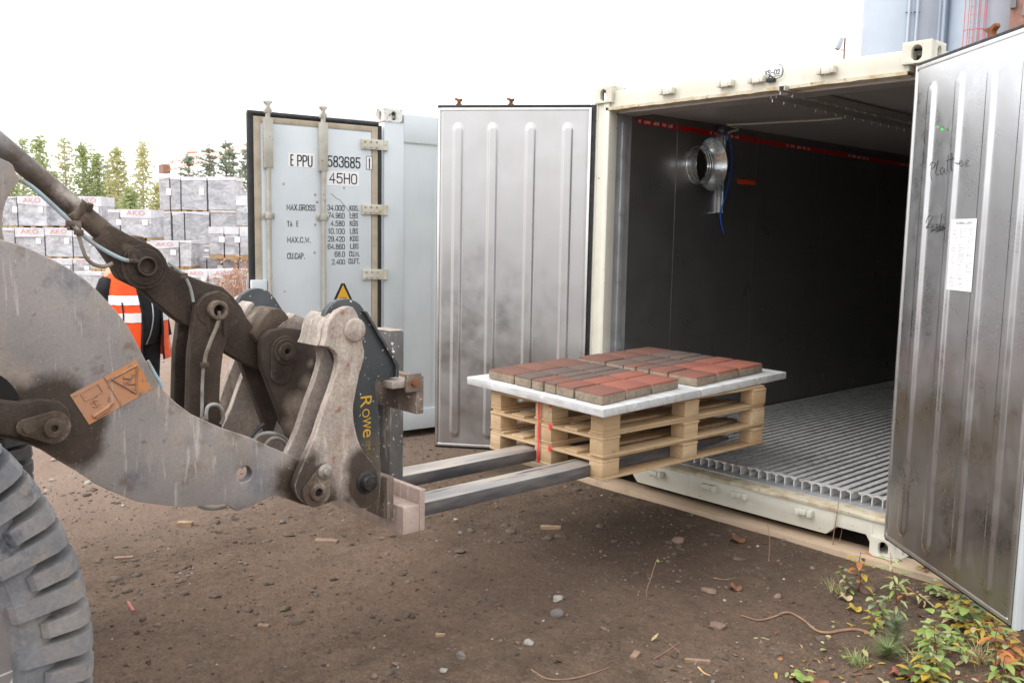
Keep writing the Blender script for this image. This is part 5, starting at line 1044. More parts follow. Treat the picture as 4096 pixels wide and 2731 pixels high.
# face
bm=BM()
def ell(bm,c,r,n=10):
    L=[]
    for i in range(n+1):
        t=math.pi*i/n; L.append((max(r*math.sin(t),1e-4),-r*math.cos(t)))
    lathe(bm,L,c,(0,0,1),n)
for sgx in(1,-1): ell(bm,TP@Vector((sgx*.033,.150,1.628)),.012)
obj('eyes',bm,flat('eye',sr(60,50,45),.4),pe)
bm=BM(); tube(bm,[TP@Vector((0,.152,1.635)),TP@Vector((0,.172,1.598)),TP@Vector((0,.15,1.590))],[.008,.014,.01],8)
for sgx in(1,-1): ell(bm,TP@Vector((sgx*.092,.05,1.62)),.022)
obj('nose_and_ears',bm,skin,pe); bm=BM(); tube(bm,[TP@Vector((-.025,.14,1.558)),TP@Vector((0,.15,1.556)),TP@Vector((.025,.14,1.558))],.005,6); obj('mouth',bm,flat('lip',sr(160,100,92),.6),pe)
# ================================================================ wrapped brick packs in the yard
RT=Vector((cam.matrix_world[0][0],cam.matrix_world[1][0],0)).normalized(); FW=Vector((-RT.y,RT.x,0))
CP0=cam.matrix_world.translation.copy()
m,nt,bs=nmat('wrapped_grey_blocks'); g=N(nt); oi=g.new('ShaderNodeObjectInfo'); vv=g.new('ShaderNodeVectorMath'); vv.operation='ADD'; g.lk(g.pos,vv.inputs[0])
cx_=g.new('ShaderNodeCombineXYZ'); g.lk(g.math('MULTIPLY',oi.outputs['Random'],40),cx_.inputs[0]); g.lk(cx_.outputs[0],vv.inputs[1]); vv=vv.outputs[0]
film=g.rng(g.noise(1,6,.65,g.mapv((2.2,2.2,4.5),vv),.8),.38,.66); sx=g.new('ShaderNodeSeparateXYZ'); g.lk(g.pos,sx.inputs[0])
course=g.math('ABSOLUTE',g.math('SUBTRACT',g.math('FRACT',g.math('MULTIPLY',sx.outputs[2],8)),.5)); row=g.rng(course,.46,.5)
blkc=g.mix(g.rng(g.noise(9,3,.5,vv),.35,.7),sr(136,136,141),sr(166,166,171)); blkc=g.mix(g.math('MULTIPLY',row,.55),blkc,sr(70,70,74))
col=g.mix(g.math('ADD',g.math('MULTIPLY',film,.7),g.math('MULTIPLY',oi.outputs['Random'],.18)),blkc,sr(222,223,228)); col=g.mix(g.rng(g.noise(1,4,.7,g.mapv((30,30,2.2),vv)),.63,.72,0,.55),col,sr(240,240,244))
g.lk(col,bs.inputs['Base Color']); bs.inputs['Roughness'].default_value=.35; g.bump(g.noise(1,6,.7,g.mapv((7,7,4),vv),1.5),.5,bs,.05); M['pack']=m
M['film']=dirty('white_top_film',sr(222,223,227),sr(196,198,204),3,.4,.7,.35,0,.4,9,.04)
M['palletfar']=wood('weathered_pallet',sr(196,170,130),sr(160,132,98),0)
M['logo']=flat('red_print',sr(216,158,160),.6)
PK=[]
def px3(px,py,d):
    k=cd.lens/36*2352; v=cam.matrix_world.to_3x3()@Vector(((px-1176)/k,-(py-784)/k,-1)); h=Vector((v.x,v.y,0)).dot(FW); return CP0+v*(d/h)
def pack(x0,x1,yt,yb,d,kind,logo,pal,label,yaw=0):
    cx,cy=(x0+x1)/2,(yt+yb)/2
    k=cd.lens/36*2352
    def at(px,py):
        r=Vector((0,0,0)); mw=cam.matrix_world.to_3x3(); v=mw@Vector(((px-1176)/k,-(py-784)/k,-1)); h=Vector((v.x,v.y,0)).dot(FW); return CP0+v*(d/h)
    a,b=at(cx,yb),at(cx,yt); w=(at(x1,cy)-at(x0,cy)).length-.03; h=b.z-a.z; dp=1.0
    base=Vector((a.x,a.y,a.z)); 
    PK.append((cx,d,base.z-(.13 if pal else 0),base.z+h,w,x0,x1))
    ang=math.atan2(RT.y,RT.x)+yaw; u=Vector((math.cos(ang),math.sin(ang),0)); f=Vector((-u.y,u.x,0)); T=basis(base,u,f,Vector((0,0,1)))
    root=thing('wrapped_block_pack',label,'block pack',tuple(base-Vector((0,0,.13 if pal else 0))),'plastic-wrapped packs of concrete blocks stacked in the yard')
    bm=BM(); box(bm,-w/2,w/2,0,dp,0,h,T); bmesh.ops.subdivide_edges(bm,edges=bm.edges,cuts=4,use_grid_fill=True)
    for v in bm.verts: v.co+=Vector([.014*noise.noise((v.co*2.3+Vector((i*7,0,0)))) for i in range(3)])
    obj('wrapped_blocks',bm,M['pack'],root,bevel=0,ang=50)
    bm=BM(); tz=h*(.72 if kind=='cap' else .93); P=6
    L=[]
    for sg,(xx,yy) in enumerate(((-w/2-.012,-.014),(w/2+.012,-.014),(w/2+.012,dp+.012),(-w/2-.012,dp+.012))):
        L.append((bm.verts.new(T@Vector((xx,yy,tz+random.uniform(-.05,.05)))),bm.verts.new(T@Vector((xx,yy,h+.014)))))
    for i in range(4): A,B=L[i],L[(i+1)%4]; bm.faces.new((A[0],B[0],B[1],A[1]))
    bm.faces.new([q[1] for q in L]); obj('top_film',bm,M['film'],root)
    if logo:
        lw=min(.85,w*.62); zz=h*(.80 if logo==1 else .55); TT=basis(T@Vector((-lw/2,-.024,zz)),u,Vector((0,0,1)),-f); text('wrap_lettering','AKO',M['logo'],root,TT,lw,h*.17)
    if random.random()<.5 or logo: 
        bm=BM(); q=w*.22; box(bm,q,q+.16,-.028,-.024,h*.45,h*.66,T); obj('paper_label',bm,M['label'],root)
    if pal:
        bm=BM(); box(bm,-w/2,w/2,0,dp,-.02,-.003,T); box(bm,-w/2,w/2,0,dp,-.13,-.112,T)
        for i in range(3):
            xx=-w/2+(w-.14)*i/2; box(bm,xx,xx+.14,0.002,dp-.002,-.1115,-.0205,T)
        obj('pallet_base',bm,M['palletfar'],root)
for args in (
 (6,41,452,518,30,'',0,1,'narrow end-on pack at the left of the upper row, beside the grey plate'),
 (42,109,452,518,30,'cap',1,1,'lettered wrapped pack in the upper left row, below the cylinder'),
 (111,172,452,518,30.2,'cap',0,1,'upper-row pack crossed by the cylinder, second of the row'),
 (173,235,452,518,30.2,'cap',1,1,'upper-row pack at the right end of the left stacks'),
 (6,36,524,589,29.6,'',0,1,'narrow end-on pack in the second left row'),
 (37,104,524,589,29.6,'cap',1,1,'lettered pack in the second left row, over the arm edge'),
 (105,168,524,589,29.6,'cap',1,1,'lettered pack right of the first in the second left row'),
 (169,232,524,589,29.6,'cap',0,1,'second-row pack behind the hanging hose'),
 (112,168,595,640,29.2,'cap',0,1,'lower-left pack just above the grey arm'),
 (169,206,595,640,29.2,'cap',1,1,'lower-left lettered pack left of the person'),
 (207,246,556,616,26.5,'',0,1,'pack behind the black hose loop'),
 (170,235,626,672,26,'',0,1,'white-topped pack at the bottom by the orange vest'),
 (250,277,482,545,27.5,'',0,1,'white narrow pack side, left part of the free middle stack'),
 (278,349,482,545,27.4,'cap',1,1,'white-capped pack with arrow-shaped dark blocks in the free middle stack'),
 (366,391,407,482,31,'',0,1,'topmost stack, narrow pack at its left end'),
 (392,416,407,482,31,'',0,1,'topmost stack, second narrow pack'),
 (417,476,407,482,31,'',0,1,'topmost stack, wide grey pack in the middle'),
 (478,540,407,482,31,'',0,1,'topmost stack, wide grey pack at the right end'),
 (351,367,487,556,31.2,'',0,1,'second tier, sliver of a pack at the left'),
 (368,394,487,556,31,'',0,1,'second tier, narrow pack left of the dark gap'),
 (397,424,487,560,31,'',0,1,'second tier, narrow pack right of the dark gap'),
 (425,482,487,560,31,'',0,1,'second tier, wide grey pack in the middle'),
 (484,541,485,552,31,'',0,1,'second tier, wide dark pack at the right end'),
 (441,482,563,590,31,'',0,1,'low dark pack showing between the lever and the white stack'),
 (346,412,554,611,26.8,'cap',1,1,'lettered white-capped pack behind the lever'),
 (413,441,554,611,26.8,'',0,1,'narrow side pack with a paper label right of the lettered one'),
 (542,577,438,450,34,'',1,0,'far flat pack with red print beside the container door'),
 (543,578,451,518,30,'cap',0,1,'white pack close beside the container door, upper'),
 (480,515,522,584,27,'cap',0,1,'first of three white-capped packs left of the container door'),
 (516,550,522,585,27,'cap',0,1,'second of three white-capped packs left of the container door'),
 (551,584,522,586,27,'cap',0,1,'third of three white-capped packs, touching the container door'),
 (443,475,592,640,27.5,'',0,1,'low white pack under the three, first'),
 (476,511,592,642,27.5,'',0,1,'low white pack under the three, second'),
 (512,547,593,644,27.5,'',0,1,'low white pack under the three, third'),
 (548,584,594,646,27.5,'',0,1,'low white pack under the three, fourth, behind dry weeds'),
 (425,478,622,668,24.5,'cap',1,1,'front lettered pack just above the dark lever'),
 (480,550,621,682,24.3,'cap',1,1,'front lettered pack nearest the container door, on the ground')): pack(*args)
# the tiers underneath, hidden behind the loader from here
kf=cd.lens/36*2352
for cx,d,zb,zt,w,x0,x1 in list(PK):
    while zb>.45:
        if any(abs(q[1]-d)<1.3 and q[5]<x1-4 and q[6]>x0+4 and -.2<zb-q[3]<.4 and q[2]<zb-.3 for q in PK): break
        hgt=min(.95,zb-.14); mid=px3(cx,784,d); 
        def row(z):
            lo,hi=300.,1400.
            for _ in range(40):
                m=(lo+hi)/2
                if px3(cx,m,d).z>z: lo=m
                else: hi=m
            return lo
        yt,yb=row(zb),row(max(.13,zb-hgt)); n0=len(PK); pack(x0,x1,yt,yb,d,'',0,1,'plain wrapped pack in a lower tier mostly hidden behind the loader'); zb=PK[-1][2]
# ================================================================ trees
def leafmat(n,a,b,c):
    m,nt,bs=nmat(n); g=N(nt); col=g.mix(g.rng(g.noise(.9,3,.6),.35,.65),c4(a),c4(b)); col=g.mix(g.rng(g.noise(4,2,.5),.5,.72,0,.8),col,c4(c)); g.lk(col,bs.inputs['Base Color']); bs.inputs['Roughness'].default_value=.6
    tr=nt.nodes.new('ShaderNodeBsdfTranslucent'); g.lk(col,tr.inputs['Color']); mx_=nt.nodes.new('ShaderNodeMixShader'); mx_.inputs[0].default_value=.45; g.lk(bs.outputs[0],mx_.inputs[1]); g.lk(tr.outputs[0],mx_.inputs[2]); g.lk(mx_.outputs[0],nt.nodes['Material Output'].inputs[0]); return m
LB=[leafmat('birch_leaves_green',(.38,.46,.22),(.48,.54,.29),(.58,.57,.31)),leafmat('birch_leaves_gold',(.50,.53,.27),(.60,.58,.31),(.66,.55,.30))]
LP=leafmat('pine_needles',(.30,.36,.28),(.36,.42,.32),(.40,.43,.30))
TK=dirty('birch_bark',sr(205,200,192),sr(150,146,140),6,.4,.7,.8,0,.1,30,.004); TKP=dirty('pine_bark',sr(150,110,84),sr(96,76,62),6,.4,.7,.9,0,.2,30,.01)
def leaf_clump(bm,c,n,r,s,flatn=1):
    for _ in range(n):
        p=c+Vector((random.gauss(0,r),random.gauss(0,r),random.gauss(0,r*.8*flatn))); q=Vector((random.gauss(0,1),random.gauss(0,1),random.gauss(0,1))).normalized(); u,v=frame(q); z=s*random.uniform(.6,1.3)
        bm.faces.new([bm.verts.new(p+u*a*z+v*b*z) for a,b in((-.5,-.3),(.5,-.35),(.55,.3),(-.4,.35))])
def birch(px,pt,d,wpx,mat,label,dens=1.0):
    top=px3(px,pt,d); base=Vector((top.x,top.y,0)); h=top.z; R=wpx*1.2*d/2080/2
    root=thing('birch_tree',label,'tree',tuple(base),'autumn birches beyond the stacked packs')
    bm=BM(); pts=[base+Vector((.12*noise.noise((i*.5,px,0)),.1*noise.noise((i*.5,0,px)),h*i/10)) for i in range(11)]; tube(bm,pts,[.11*(1-i/10.5)+.008 for i in range(11)],6); 
    cb=BM(); nb=int(52*dens)
    for i in range(nb):
        t=.10+.88*(i+random.random())/nb; z=h*t; prof=(1-t)**.95*(.55+.45*min(1,t/.25)); L=R*prof*random.uniform(.35,1.35)+.10; a=i*2.4+random.uniform(-.4,.4)
        o=base+Vector((0,0,z)); e=o+Vector((math.cos(a)*L,math.sin(a)*L,L*.55)); tube(bm,[o,o.lerp(e,.5)+Vector((0,0,.05)),e],[.02,.013,.005],4)
        for f in(.35,.62,.85,1.0):
            leaf_clump(cb,o.lerp(e,f)+Vector((0,0,-.12*f)),int(8*dens*(1.3-t*.5)),.16+.24*prof,.17)
    leaf_clump(cb,base+Vector((0,0,h*.985)),10,.09,.11)
    obj('trunk',bm,TK,root); obj('crown',cb,mat,root,recalc=False)
def pine(px,pt,d,wpx,label):
    top=px3(px,pt,d); base=Vector((top.x,top.y,0)); h=top.z; R=wpx*1.2*d/2080/2
    root=thing('pine_tree',label,'tree',tuple(base),'pines beyond the stacked packs')
    bm=BM(); tube(bm,[base,base+Vector((.05,.05,h*.5)),base+Vector((0,0,h))],[.14,.09,.01],6); cb=BM(); t=.38
    while t<.98:
        n=random.randint(4,6); prof=(1-t)**.6*1.15
        for k in range(n):
            a=random.uniform(0,6.28); L=R*prof*random.uniform(.35,1.3)+.06; o=base+Vector((0,0,h*(t+random.uniform(-.025,.025)))); e=o+Vector((math.cos(a)*L,math.sin(a)*L,L*.35)); tube(bm,[o,e],[.02,.006],4)
            for f in(.45,.7,.9,1.05): leaf_clump(cb,o.lerp(e,f),7,.13,.13,.45)
        t+=.055
    leaf_clump(cb,base+Vector((0,0,h*.98)),10,.07,.1); obj('trunk',bm,TKP,root); obj('crown',cb,LP,root,recalc=False)
for a in ((50,318,60,42,0,'slim birch at the far left, just above the cylinder',.8),(88,310,58,88,0,'broad green-gold birch, second from the left'),(147,315,60,50,1,'tall sparse birch with yellowing top, third from the left',.75),
 (190,330,59,58,0,'green birch with a pointed top behind the cylinder'),(221,350,60,46,0,'shorter green birch right of the pointed one'),(268,340,58,66,1,'golden birch with a pale trunk over the middle stack'),(326,326,60,62,1,'slender birch standing alone by the topmost stack',.85),
 (20,400,57,70,0,'low bushy birch at the left edge'),(120,392,57,80,0,'low bushy birch filling between the second and third birch'),(298,432,56,70,0,'low bush-like birch at the foot of the golden one'),(362,420,58,46,1,'low yellowing birch left of the topmost stack',.8)):
    birch(a[0],a[1],a[2],a[3],LB[a[4]],a[5],a[6] if len(a)>6 else 1.05)
for a in((432,352,64,62,'pine at the left of the group, crane jib behind it'),(479,330,62,66,'pine in the middle with a broad tiered crown'),(517,318,63,48,'tallest pine of the group'),(534,334,64,46,'pine leaning against the tallest one'),(566,328,62,50,'pine half hidden by the container door'),(246,372,66,30,'dark narrow conifer between the birches')): pine(*a)
# ================================================================ tower crane, far off
cr=thing('tower_crane','orange tower crane with a long lattice jib far behind the pines','crane',tuple(px3(436,528,150)*1))
CO=flat('crane_orange',sr(236,176,146),.6)
def lattice(name,a,b,w,n,r=.045):
    bm=BM(); a,b=Vector(a),Vector(b); d=(b-a); u,v=frame(d); C=[a+u*sx*w/2+v*sy*w/2 for sx,sy in((-1,-1),(1,-1),(1,1),(-1,1))]
    for c in C: tube(bm,[c,c+d],r,4)
    for i in range(n):
        for k in range(4): tube(bm,[C[k]+d*(i/n),C[(k+1)%4]+d*((i+1)/n)],r*.6,4)
    obj(name,bm,CO,cr)
lattice('mast',px3(436,560,150),px3(438,352,150),1.4,14); lattice('counter_jib',px3(375,386,150),px3(437,370,150),1.1,6); lattice('jib',px3(437,371,150),px3(640,322,150),1.1,20)
bm=BM(); tube(bm,[px3(436,350,150),px3(378,382,150)],.06,4); tube(bm,[px3(436,350,150),px3(520,349,150)],.06,4); tube(bm,[px3(430,350,150),px3(452,349,150)],.2,4); obj('tie_bar',bm,CO,cr)
q=px3(378,388,150); bm=BM(); box(bm,-.9,.9,-.6,.6,-.75,.65,Matrix.Translation(q)); obj('counterweight',bm,flat('crane_counterweight',sr(150,118,104),.8),cr)
# ================================================================ silos, brick tower, floodlight
SB=dirty('pale_blue_silo_paint',sr(180,193,207),sr(172,186,201),.8,.4,.7,.5,0,.03,8,.01,streak=((2.5,2.5,.25),.66,.85,sr(152,164,176)))
def onface(px,d,c,r,gap):
    dep=r
    for _ in range(6):
        lat=(Vector((*px3(px,60,d-dep).xy,0))-Vector((c.x,c.y,0))).dot(RT); dep=math.sqrt(max(.01,(r+gap)**2-lat**2))
    return Vector((c.x,c.y,0))+RT*lat-FW*dep
def silo(px,rpx,d,label):
    c=px3(px,500,d); c.z=0; r=rpx*d/2080
    root=thing('silo',label,'silo',tuple(c),'pale blue silos')
    bm=BM(); lathe(bm,[(r*.25,0.3),(r,3.5),(r,24),(r*.9,24.6),(0,25)],c,(0,0,1),72); obj('shell',bm,SB,root,ang=30)
    bm=BM()
    for z in(6.2,9.6,13.0,16.4): lathe(bm,[(r+.001,z),(r+.004,z+.03),(r+.001,z+.06)],c,(0,0,1),72)
    obj('seam',bm,SB,root); bm=BM()
    for k in range(4):
        a=.785+k*1.57; tube(bm,[c+Vector((math.cos(a)*r*.92,math.sin(a)*r*.92,0)),c+Vector((math.cos(a)*r*.92,math.sin(a)*r*.92,3.5))],.12,8)
    obj('leg',bm,SB,root); return c,r,root
sc1,sr1,si1=silo(2052,92,40,'pale blue silo with two slim pipes, left of the pair'); sc2,sr2,si2=silo(2248,98,38.5,'pale blue silo with a red caged ladder, right of the pair')
for px in(2086,2105):
    c=onface(px,40,sc1,sr1,.12)
    bm=BM(); tube(bm,[c+Vector((0,0,2)),c+Vector((0,0,24))],.062,10); pi=obj('pipe',bm,SB,si1)
    for z in(9.1,11.2,13.3):
        bm=BM(); box(bm,-.12,.12,-.02,.10,-.012,.012,basis(c+Vector((0,0,z)),RT,FW,Vector((0,0,1)))); obj('pipe_bracket',bm,flat('bracket_grey',sr(110,116,124),.6),pi)
for px in(2155,2166):
    c=onface(px,38.5,sc2,sr2,.10)
    bm=BM(); tube(bm,[c+Vector((0,0,2)),c+Vector((0,0,24))],.075,10); obj('pipe',bm,SB,si2)
lc=onface(2200,38.5,sc2,sr2,.22)
CR=flat('cage_red',sr(214,120,124),.6); LG_=flat('ladder_grey',sr(205,214,218),.5)
bm=BM()
for dx in(-.16,.16): tube(bm,[lc+RT*dx+Vector((0,0,4)),lc+RT*dx+Vector((0,0,24))],.05 if dx<0 else .028,6)
z=4.0
while z<24: tube(bm,[lc+RT*-.16+Vector((0,0,z)),lc+RT*.16+Vector((0,0,z))],.015,5); z+=.3
ld=obj('ladder',bm,LG_,si2)
bm=BM()
for k in range(7):
    a=math.pi*(1+k/6); o=lc+RT*(.40*math.cos(a)+.05)+FW*(.42*math.sin(a))
    tube(bm,[o+Vector((0,0,6)),o+Vector((0,0,24))],.017,5)
z=6
while z<24:
    tube(bm,[lc+RT*(.40*math.cos(math.pi*(1+k/10))+.05)+FW*(.42*math.sin(math.pi*(1+k/10)))+Vector((0,0,z)) for k in range(11)],.022,5); z+=1.42
obj('safety_cage',bm,CR,si2)
bc0=px3(2318,40,34); bt=thing('brick_tower','rough red-brown brick tower with a grey panel, at the top right corner','building',(bc0.x,bc0.y,0))
m,nt,bs=nmat('rough_brick'); g=N(nt); col=g.mix(g.rng(g.noise(3,6,.65),.35,.7),sr(140,104,94),sr(166,132,122)); col=g.mix(g.rng(g.noise(14,5,.7),.58,.7),col,sr(112,84,76)); col=g.mix(g.rng(g.noise(5,4),.66,.7),col,sr(196,180,172)); g.lk(col,bs.inputs['Base Color']); bs.inputs['Roughness'].default_value=.95; g.bump(g.noise(20,6,.7),.6,bs,.04)
TB=basis(Vector((bc0.x,bc0.y,0)),(RT*.82-FW*.57).normalized(),(FW*.82+RT*.57).normalized(),Vector((0,0,1)))
bm=BM(); box(bm,0,6,0,6,0,22,TB); obj('wall',bm,m,bt,bevel=.05)
bm=BM(); box(bm,.42,2.6,-.10,-.005,10.05,13.2,TB); obj('grey_panel',bm,flat('grey_panel',sr(120,128,122),.6),bt); bm=BM(); box(bm,1.0,1.06,-.12,-.101,10.05,13.2,TB); obj('panel_joint',bm,M['dark'],bt)
bm=BM(); box(bm,.02,.2,-.14,-.005,10.35,10.75,TB); obj('wall_box',bm,flat('box_grey',sr(110,112,118),.6),bt)
# floodlight
fp=px3(1940,124,26); fl=thing('floodlight','grey floodlight on a slim rusty pole beyond the container roof','floodlight',(fp.x,fp.y,0)); tp=px3(1941,88,26)
bm=BM(); tube(bm,[Vector((fp.x,fp.y,0)),Vector((tp.x,tp.y,tp.z))],.025,8); obj('pole',bm,dirty('pole_rust',sr(150,120,104),sr(120,100,90),5,.4,.6,.8,0,0),fl)
bm=BM(); T=basis(px3(1929,105,26),(RT*.8+Vector((0,0,-.3))).normalized(),Vector((-.3*RT.x,-.3*RT.y,-.9)).normalized(),FW)
box(bm,-.09,.03,-.16,.12,-.08,.1,T); prism(bm,[(-.09,-.16),(.03,-.16),(.0,-.2),(-.06,-.2)],lambda a,b:T@Vector((a,b,-.07)),lambda a,b:T@Vector((a,b,.09))); tube(bm,[px3(1931,114,26),px3(1940,117,26)],.02,6); obj('lamp_head',bm,flat('lamp_grey',sr(176,182,190),.5),fl,bevel=.01)
# ================================================================ weeds, leaves, sticks and stones
LC={'yel':sr(178,152,58),'grn':sr(134,156,80),'pale':sr(158,170,112),'org':sr(176,112,56),'brn':sr(126,88,64),'dk':sr(84,108,60),'blu':sr(136,154,120),'cream':sr(186,168,124),'red':sr(152,86,64)}
LM={}
for k,c in LC.items():
    m,nt,bs=nmat('leaf_'+k); g=N(nt); col=g.mix(g.rng(g.noise(28,3,.6),.4,.65),c4(c),tuple(x*.72 for x in c[:3])+(1,)); col=g.mix(g.rng(g.noise(70,2),.62,.7),col,sr(120,84,48)); g.lk(col,bs.inputs['Base Color']); bs.inputs['Roughness'].default_value=.55; LM[k]=m
STM=flat('reddish_stem',sr(112,62,52),.7); STG=flat('green_stem',sr(140,134,84),.7); TW=dirty('twig_bark',sr(136,106,88),sr(160,128,104),12,.4,.65,.85,0,.2,60,.003)
def leafshape(bm,c,dr,up,L,Wd,curl=.25,n=5):
    dr=dr.normalized(); s=dr.cross(up); 
    if s.length<1e-3: s=dr.cross(Vector((1,.2,0)))
    s.normalize(); nn=s.cross(dr).normalized(); rows=[]
    for i in range(n+1):
        t=i/n; w=Wd*math.sin(math.pi*min(1,(t*.93+.03)))**.8*(1-.25*t); z=-curl*L*t*t
        o=c+dr*(L*t)+nn*z; rows.append([bm.verts.new(o-s*w/2+nn*w*.16),bm.verts.new(o),bm.verts.new(o+s*w/2+nn*w*.16)])
    for a,b in zip(rows,rows[1:]):
        for k in(0,1): bm.faces.new((a[k],a[k+1],b[k+1],b[k]))
def onground(px,py):
    k=cd.lens/36*2352; v=cam.matrix_world.to_3x3()@Vector(((px-1176)/k,-(py-784)/k,-1)); t=-CP0.z/v.z; q=CP0+v*t; q.z=ground_h(q.x,q.y); return q
def plant(px,py,h,n,keys,L,Wd,label,name='sapling',cat='sapling',lean=(0,0),red=True,grp=None):
    o=onground(px,py); root=thing(name,label,cat,tuple(o),grp); bm=BM()
    pts=[o+Vector((lean[0]*t*t+.012*math.sin(t*5),lean[1]*t*t+.01*math.cos(t*4),h*t)) for t in(0,.25,.5,.75,1)]; tube(bm,pts,[.0035,.003,.0026,.002,.0012],5)
    B={k:BM() for k in set(keys)}; sp_=spl(pts,6)
    n=int(n*2.1)
    for i in range(n):
        t=.18+.82*(i+.5)/n; c=sp_[min(len(sp_)-1,int(t*(len(sp_)-1)))]; a=i*2.4+random.uniform(-.5,.5); d=Vector((math.cos(a),math.sin(a),random.uniform(-.25,.45))); e=c+d*L*.35; tube(bm,[c,e],.001,4)
        leafshape(B[keys[i%len(keys)]],e,d,Vector((0,0,1)),L*1.05*random.uniform(.75,1.15),Wd*1.05*random.uniform(.8,1.1),random.uniform(.1,.5))
    obj('stem',bm,STM if red else STG,root,recalc=False)
    for k,b in B.items(): obj('leaves',b,LM[k],root,recalc=False,ang=60)
# zP frame helper: position given in photograph pixels of the full view
zP=lambda x,y:(1837.5+x*.21875,1234.6+y*.21875)
SPEC=[((600,560),.24,7,['yel','org','yel'],.055,.034,'red-stemmed sapling with big yellow leaves in front of the timber plank'),
((480,560),.13,8,['grn','pale','blu'],.036,.026,'small pale green sprig left of the yellow-leaved sapling'),
((980,830),.34,13,['pale','grn','pale'],.065,.020,'tall willow shoot with narrow pale leaves below the corner casting'),
((840,880),.15,11,['blu','grn','pale'],.042,.036,'blue-green birch seedling left of the willow shoot'),
((760,960),.10,9,['grn','yel'],.038,.022,'low yellow-green sprig at the end of the fallen branch'),
((1390,1480),.31,15,['grn','pale','grn'],.052,.044,'bright green birch sapling at the bottom, right of the pine seedling'),
((1380,1560),.12,9,['yel','grn'],.05,.038,'yellow-green birch shoot at the bottom edge'),
((1650,900),.10,12,['pale','cream','yel'],.04,.03,'pale creeping shrub under the right door edge'),
((1300,690),.07,14,['pale','cream','cream'],.034,.014,'tiny-leaved runner on bare soil below the right door'),
((1800,1000),.16,12,['dk','yel','grn'],.055,.048,'maple-like seedling with dark green and yellow leaves by the door corner'),
((1680,740),.12,8,['dk','dk','yel'],.05,.044,'dark green seedling tucked under the right door'),
((1620,1120),.09,14,['grn','pale','grn'],.038,.022,'fresh green low shrub between the birch sapling and door'),
((2000,1540),.30,5,['grn','org'],.06,.03,'bare red-stemmed shoot near the bottom right corner'),
((2120,1560),.16,6,['grn','grn'],.07,.03,'single bright green leafy shoot at the bottom right edge'),
((2140,1220),.13,12,['org','org','yel'],.06,.042,'orange autumn shrub below the door corner'),
((2290,1330),.13,10,['org','yel','brn'],.06,.042,'orange-brown autumn shrub at the right edge'),
((1330,400),.08,9,['yel','brn','grn'],.045,.026,'yellowing sprig against the timber plank under the door'),
((1080,640),.10,7,['yel','pale','org'],.05,.022,'yellow shoot just right of the willow shoot'),
((1880,850),.12,9,['yel','dk','yel'],.05,.042,'yellow seedling against the lower edge of the right door'),
((2350,1440),.10,9,['org','brn','red'],.06,.04,'reddish autumn sprig at the far right edge')]
for (x,y),h,n,ks,L,Wd,lab in SPEC: plant(*zP(x,y),h,n,ks,L,Wd,lab,lean=(random.uniform(-.04,.04),random.uniform(-.04,.04)),grp='weeds and saplings by the right door')
random.seed(21)
for i in range(17):
    x=random.uniform(1150,2340); y=random.uniform(430,1500); lim=300+ (x-1100)*.58
    if y<lim+60: y=lim+60+random.uniform(0,500)
    plant(*zP(x,y),random.uniform(.05,.13),random.randint(6,10),random.choice((['yel','grn','pale'],['grn','pale','grn'],['dk','grn','yel'],['yel','yel','grn'],['pale','cream','yel'])),random.uniform(.04,.06),random.uniform(.02,.036),'small leafy weed, one of many mixed among the leaf litter by the right door',lean=(random.uniform(-.05,.05),random.uniform(-.05,.05)),red=i%2==0,grp='small weeds among the leaf litter')
# pine seedling
def needles(px,py,h,label,n=420,keyc=('dk','blu'),spread=.06):
    o=onground(px,py); root=thing('pine_seedling',label,'seedling',tuple(o)); bm=BM(); tube(bm,[o,o+Vector((.01,0,h))],.0025,5); obj('stem',bm,STG,root)
    for k in keyc:
        bm=BM()
        for i in range(n//2):
            t=random.uniform(.05,1.); c=o+Vector((.01*t,0,h*t)); a=random.uniform(0,6.28); d=Vector((math.cos(a),math.sin(a),random.uniform(.1,1.0))).normalized(); L=random.uniform(.6,1)*spread*1.25; s=d.cross(Vector((0,0,1))).normalized()*.0009
            bm.faces.new([bm.verts.new(q) for q in(c-s,c+s,c+d*L)])
        obj('needles',bm,LM[k],root,recalc=False)
needles(*zP(980,1130),.15,'bushy little pine seedling with fine green needles among the gravel',700,('dk','blu'),.07)
needles(*zP(900,1200),.05,'low tuft of fine grass beside the pine seedling',500,('dk','pale'),.10)
def grass(px,py,label,n=60,L=.13,keys=('pale','cream')):
    o=onground(px,py); root=thing('grass_tuft',label,'grass tuft',tuple(o),'dry grass tufts')
    for k in keys:
        bm=BM()
        for i in range(n//2):
            c=o+Vector((random.gauss(0,.02),random.gauss(0,.02),0)); a=random.uniform(0,6.28); d=Vector((math.cos(a),math.sin(a),random.uniform(.3,1.5))).normalized(); l=L*random.uniform(.4,1.1); s=d.cross(Vector((0,0,1))).normalized()*.0012; m1=c+d*l*.55; e=c+d*l+Vector((0,0,-l*.25))
            v=[bm.verts.new(q) for q in(c-s,c+s,m1+s*.8,m1-s*.8)]; bm.faces.new(v); bm.faces.new((v[3],v[2],bm.verts.new(e)))
        obj('blades',bm,LM[k],root,recalc=False)
grass(*zP(380,560),'pale grass tuft at the left of the weeds'); grass(*zP(620,1260),'green grass tuft near the bottom, left of the seedling',80,.12,('grn','pale')); grass(*zP(1250,1330),'straw-coloured tuft beside the bottom birch sapling',70,.16,('cream','pale')); grass(*zP(1900,1250),'tangled straw tuft below the right door',120,.18,('cream','cream')); grass(*zP(2080,1120),'straw tuft by the orange shrub',90,.16,('cream','pale'))
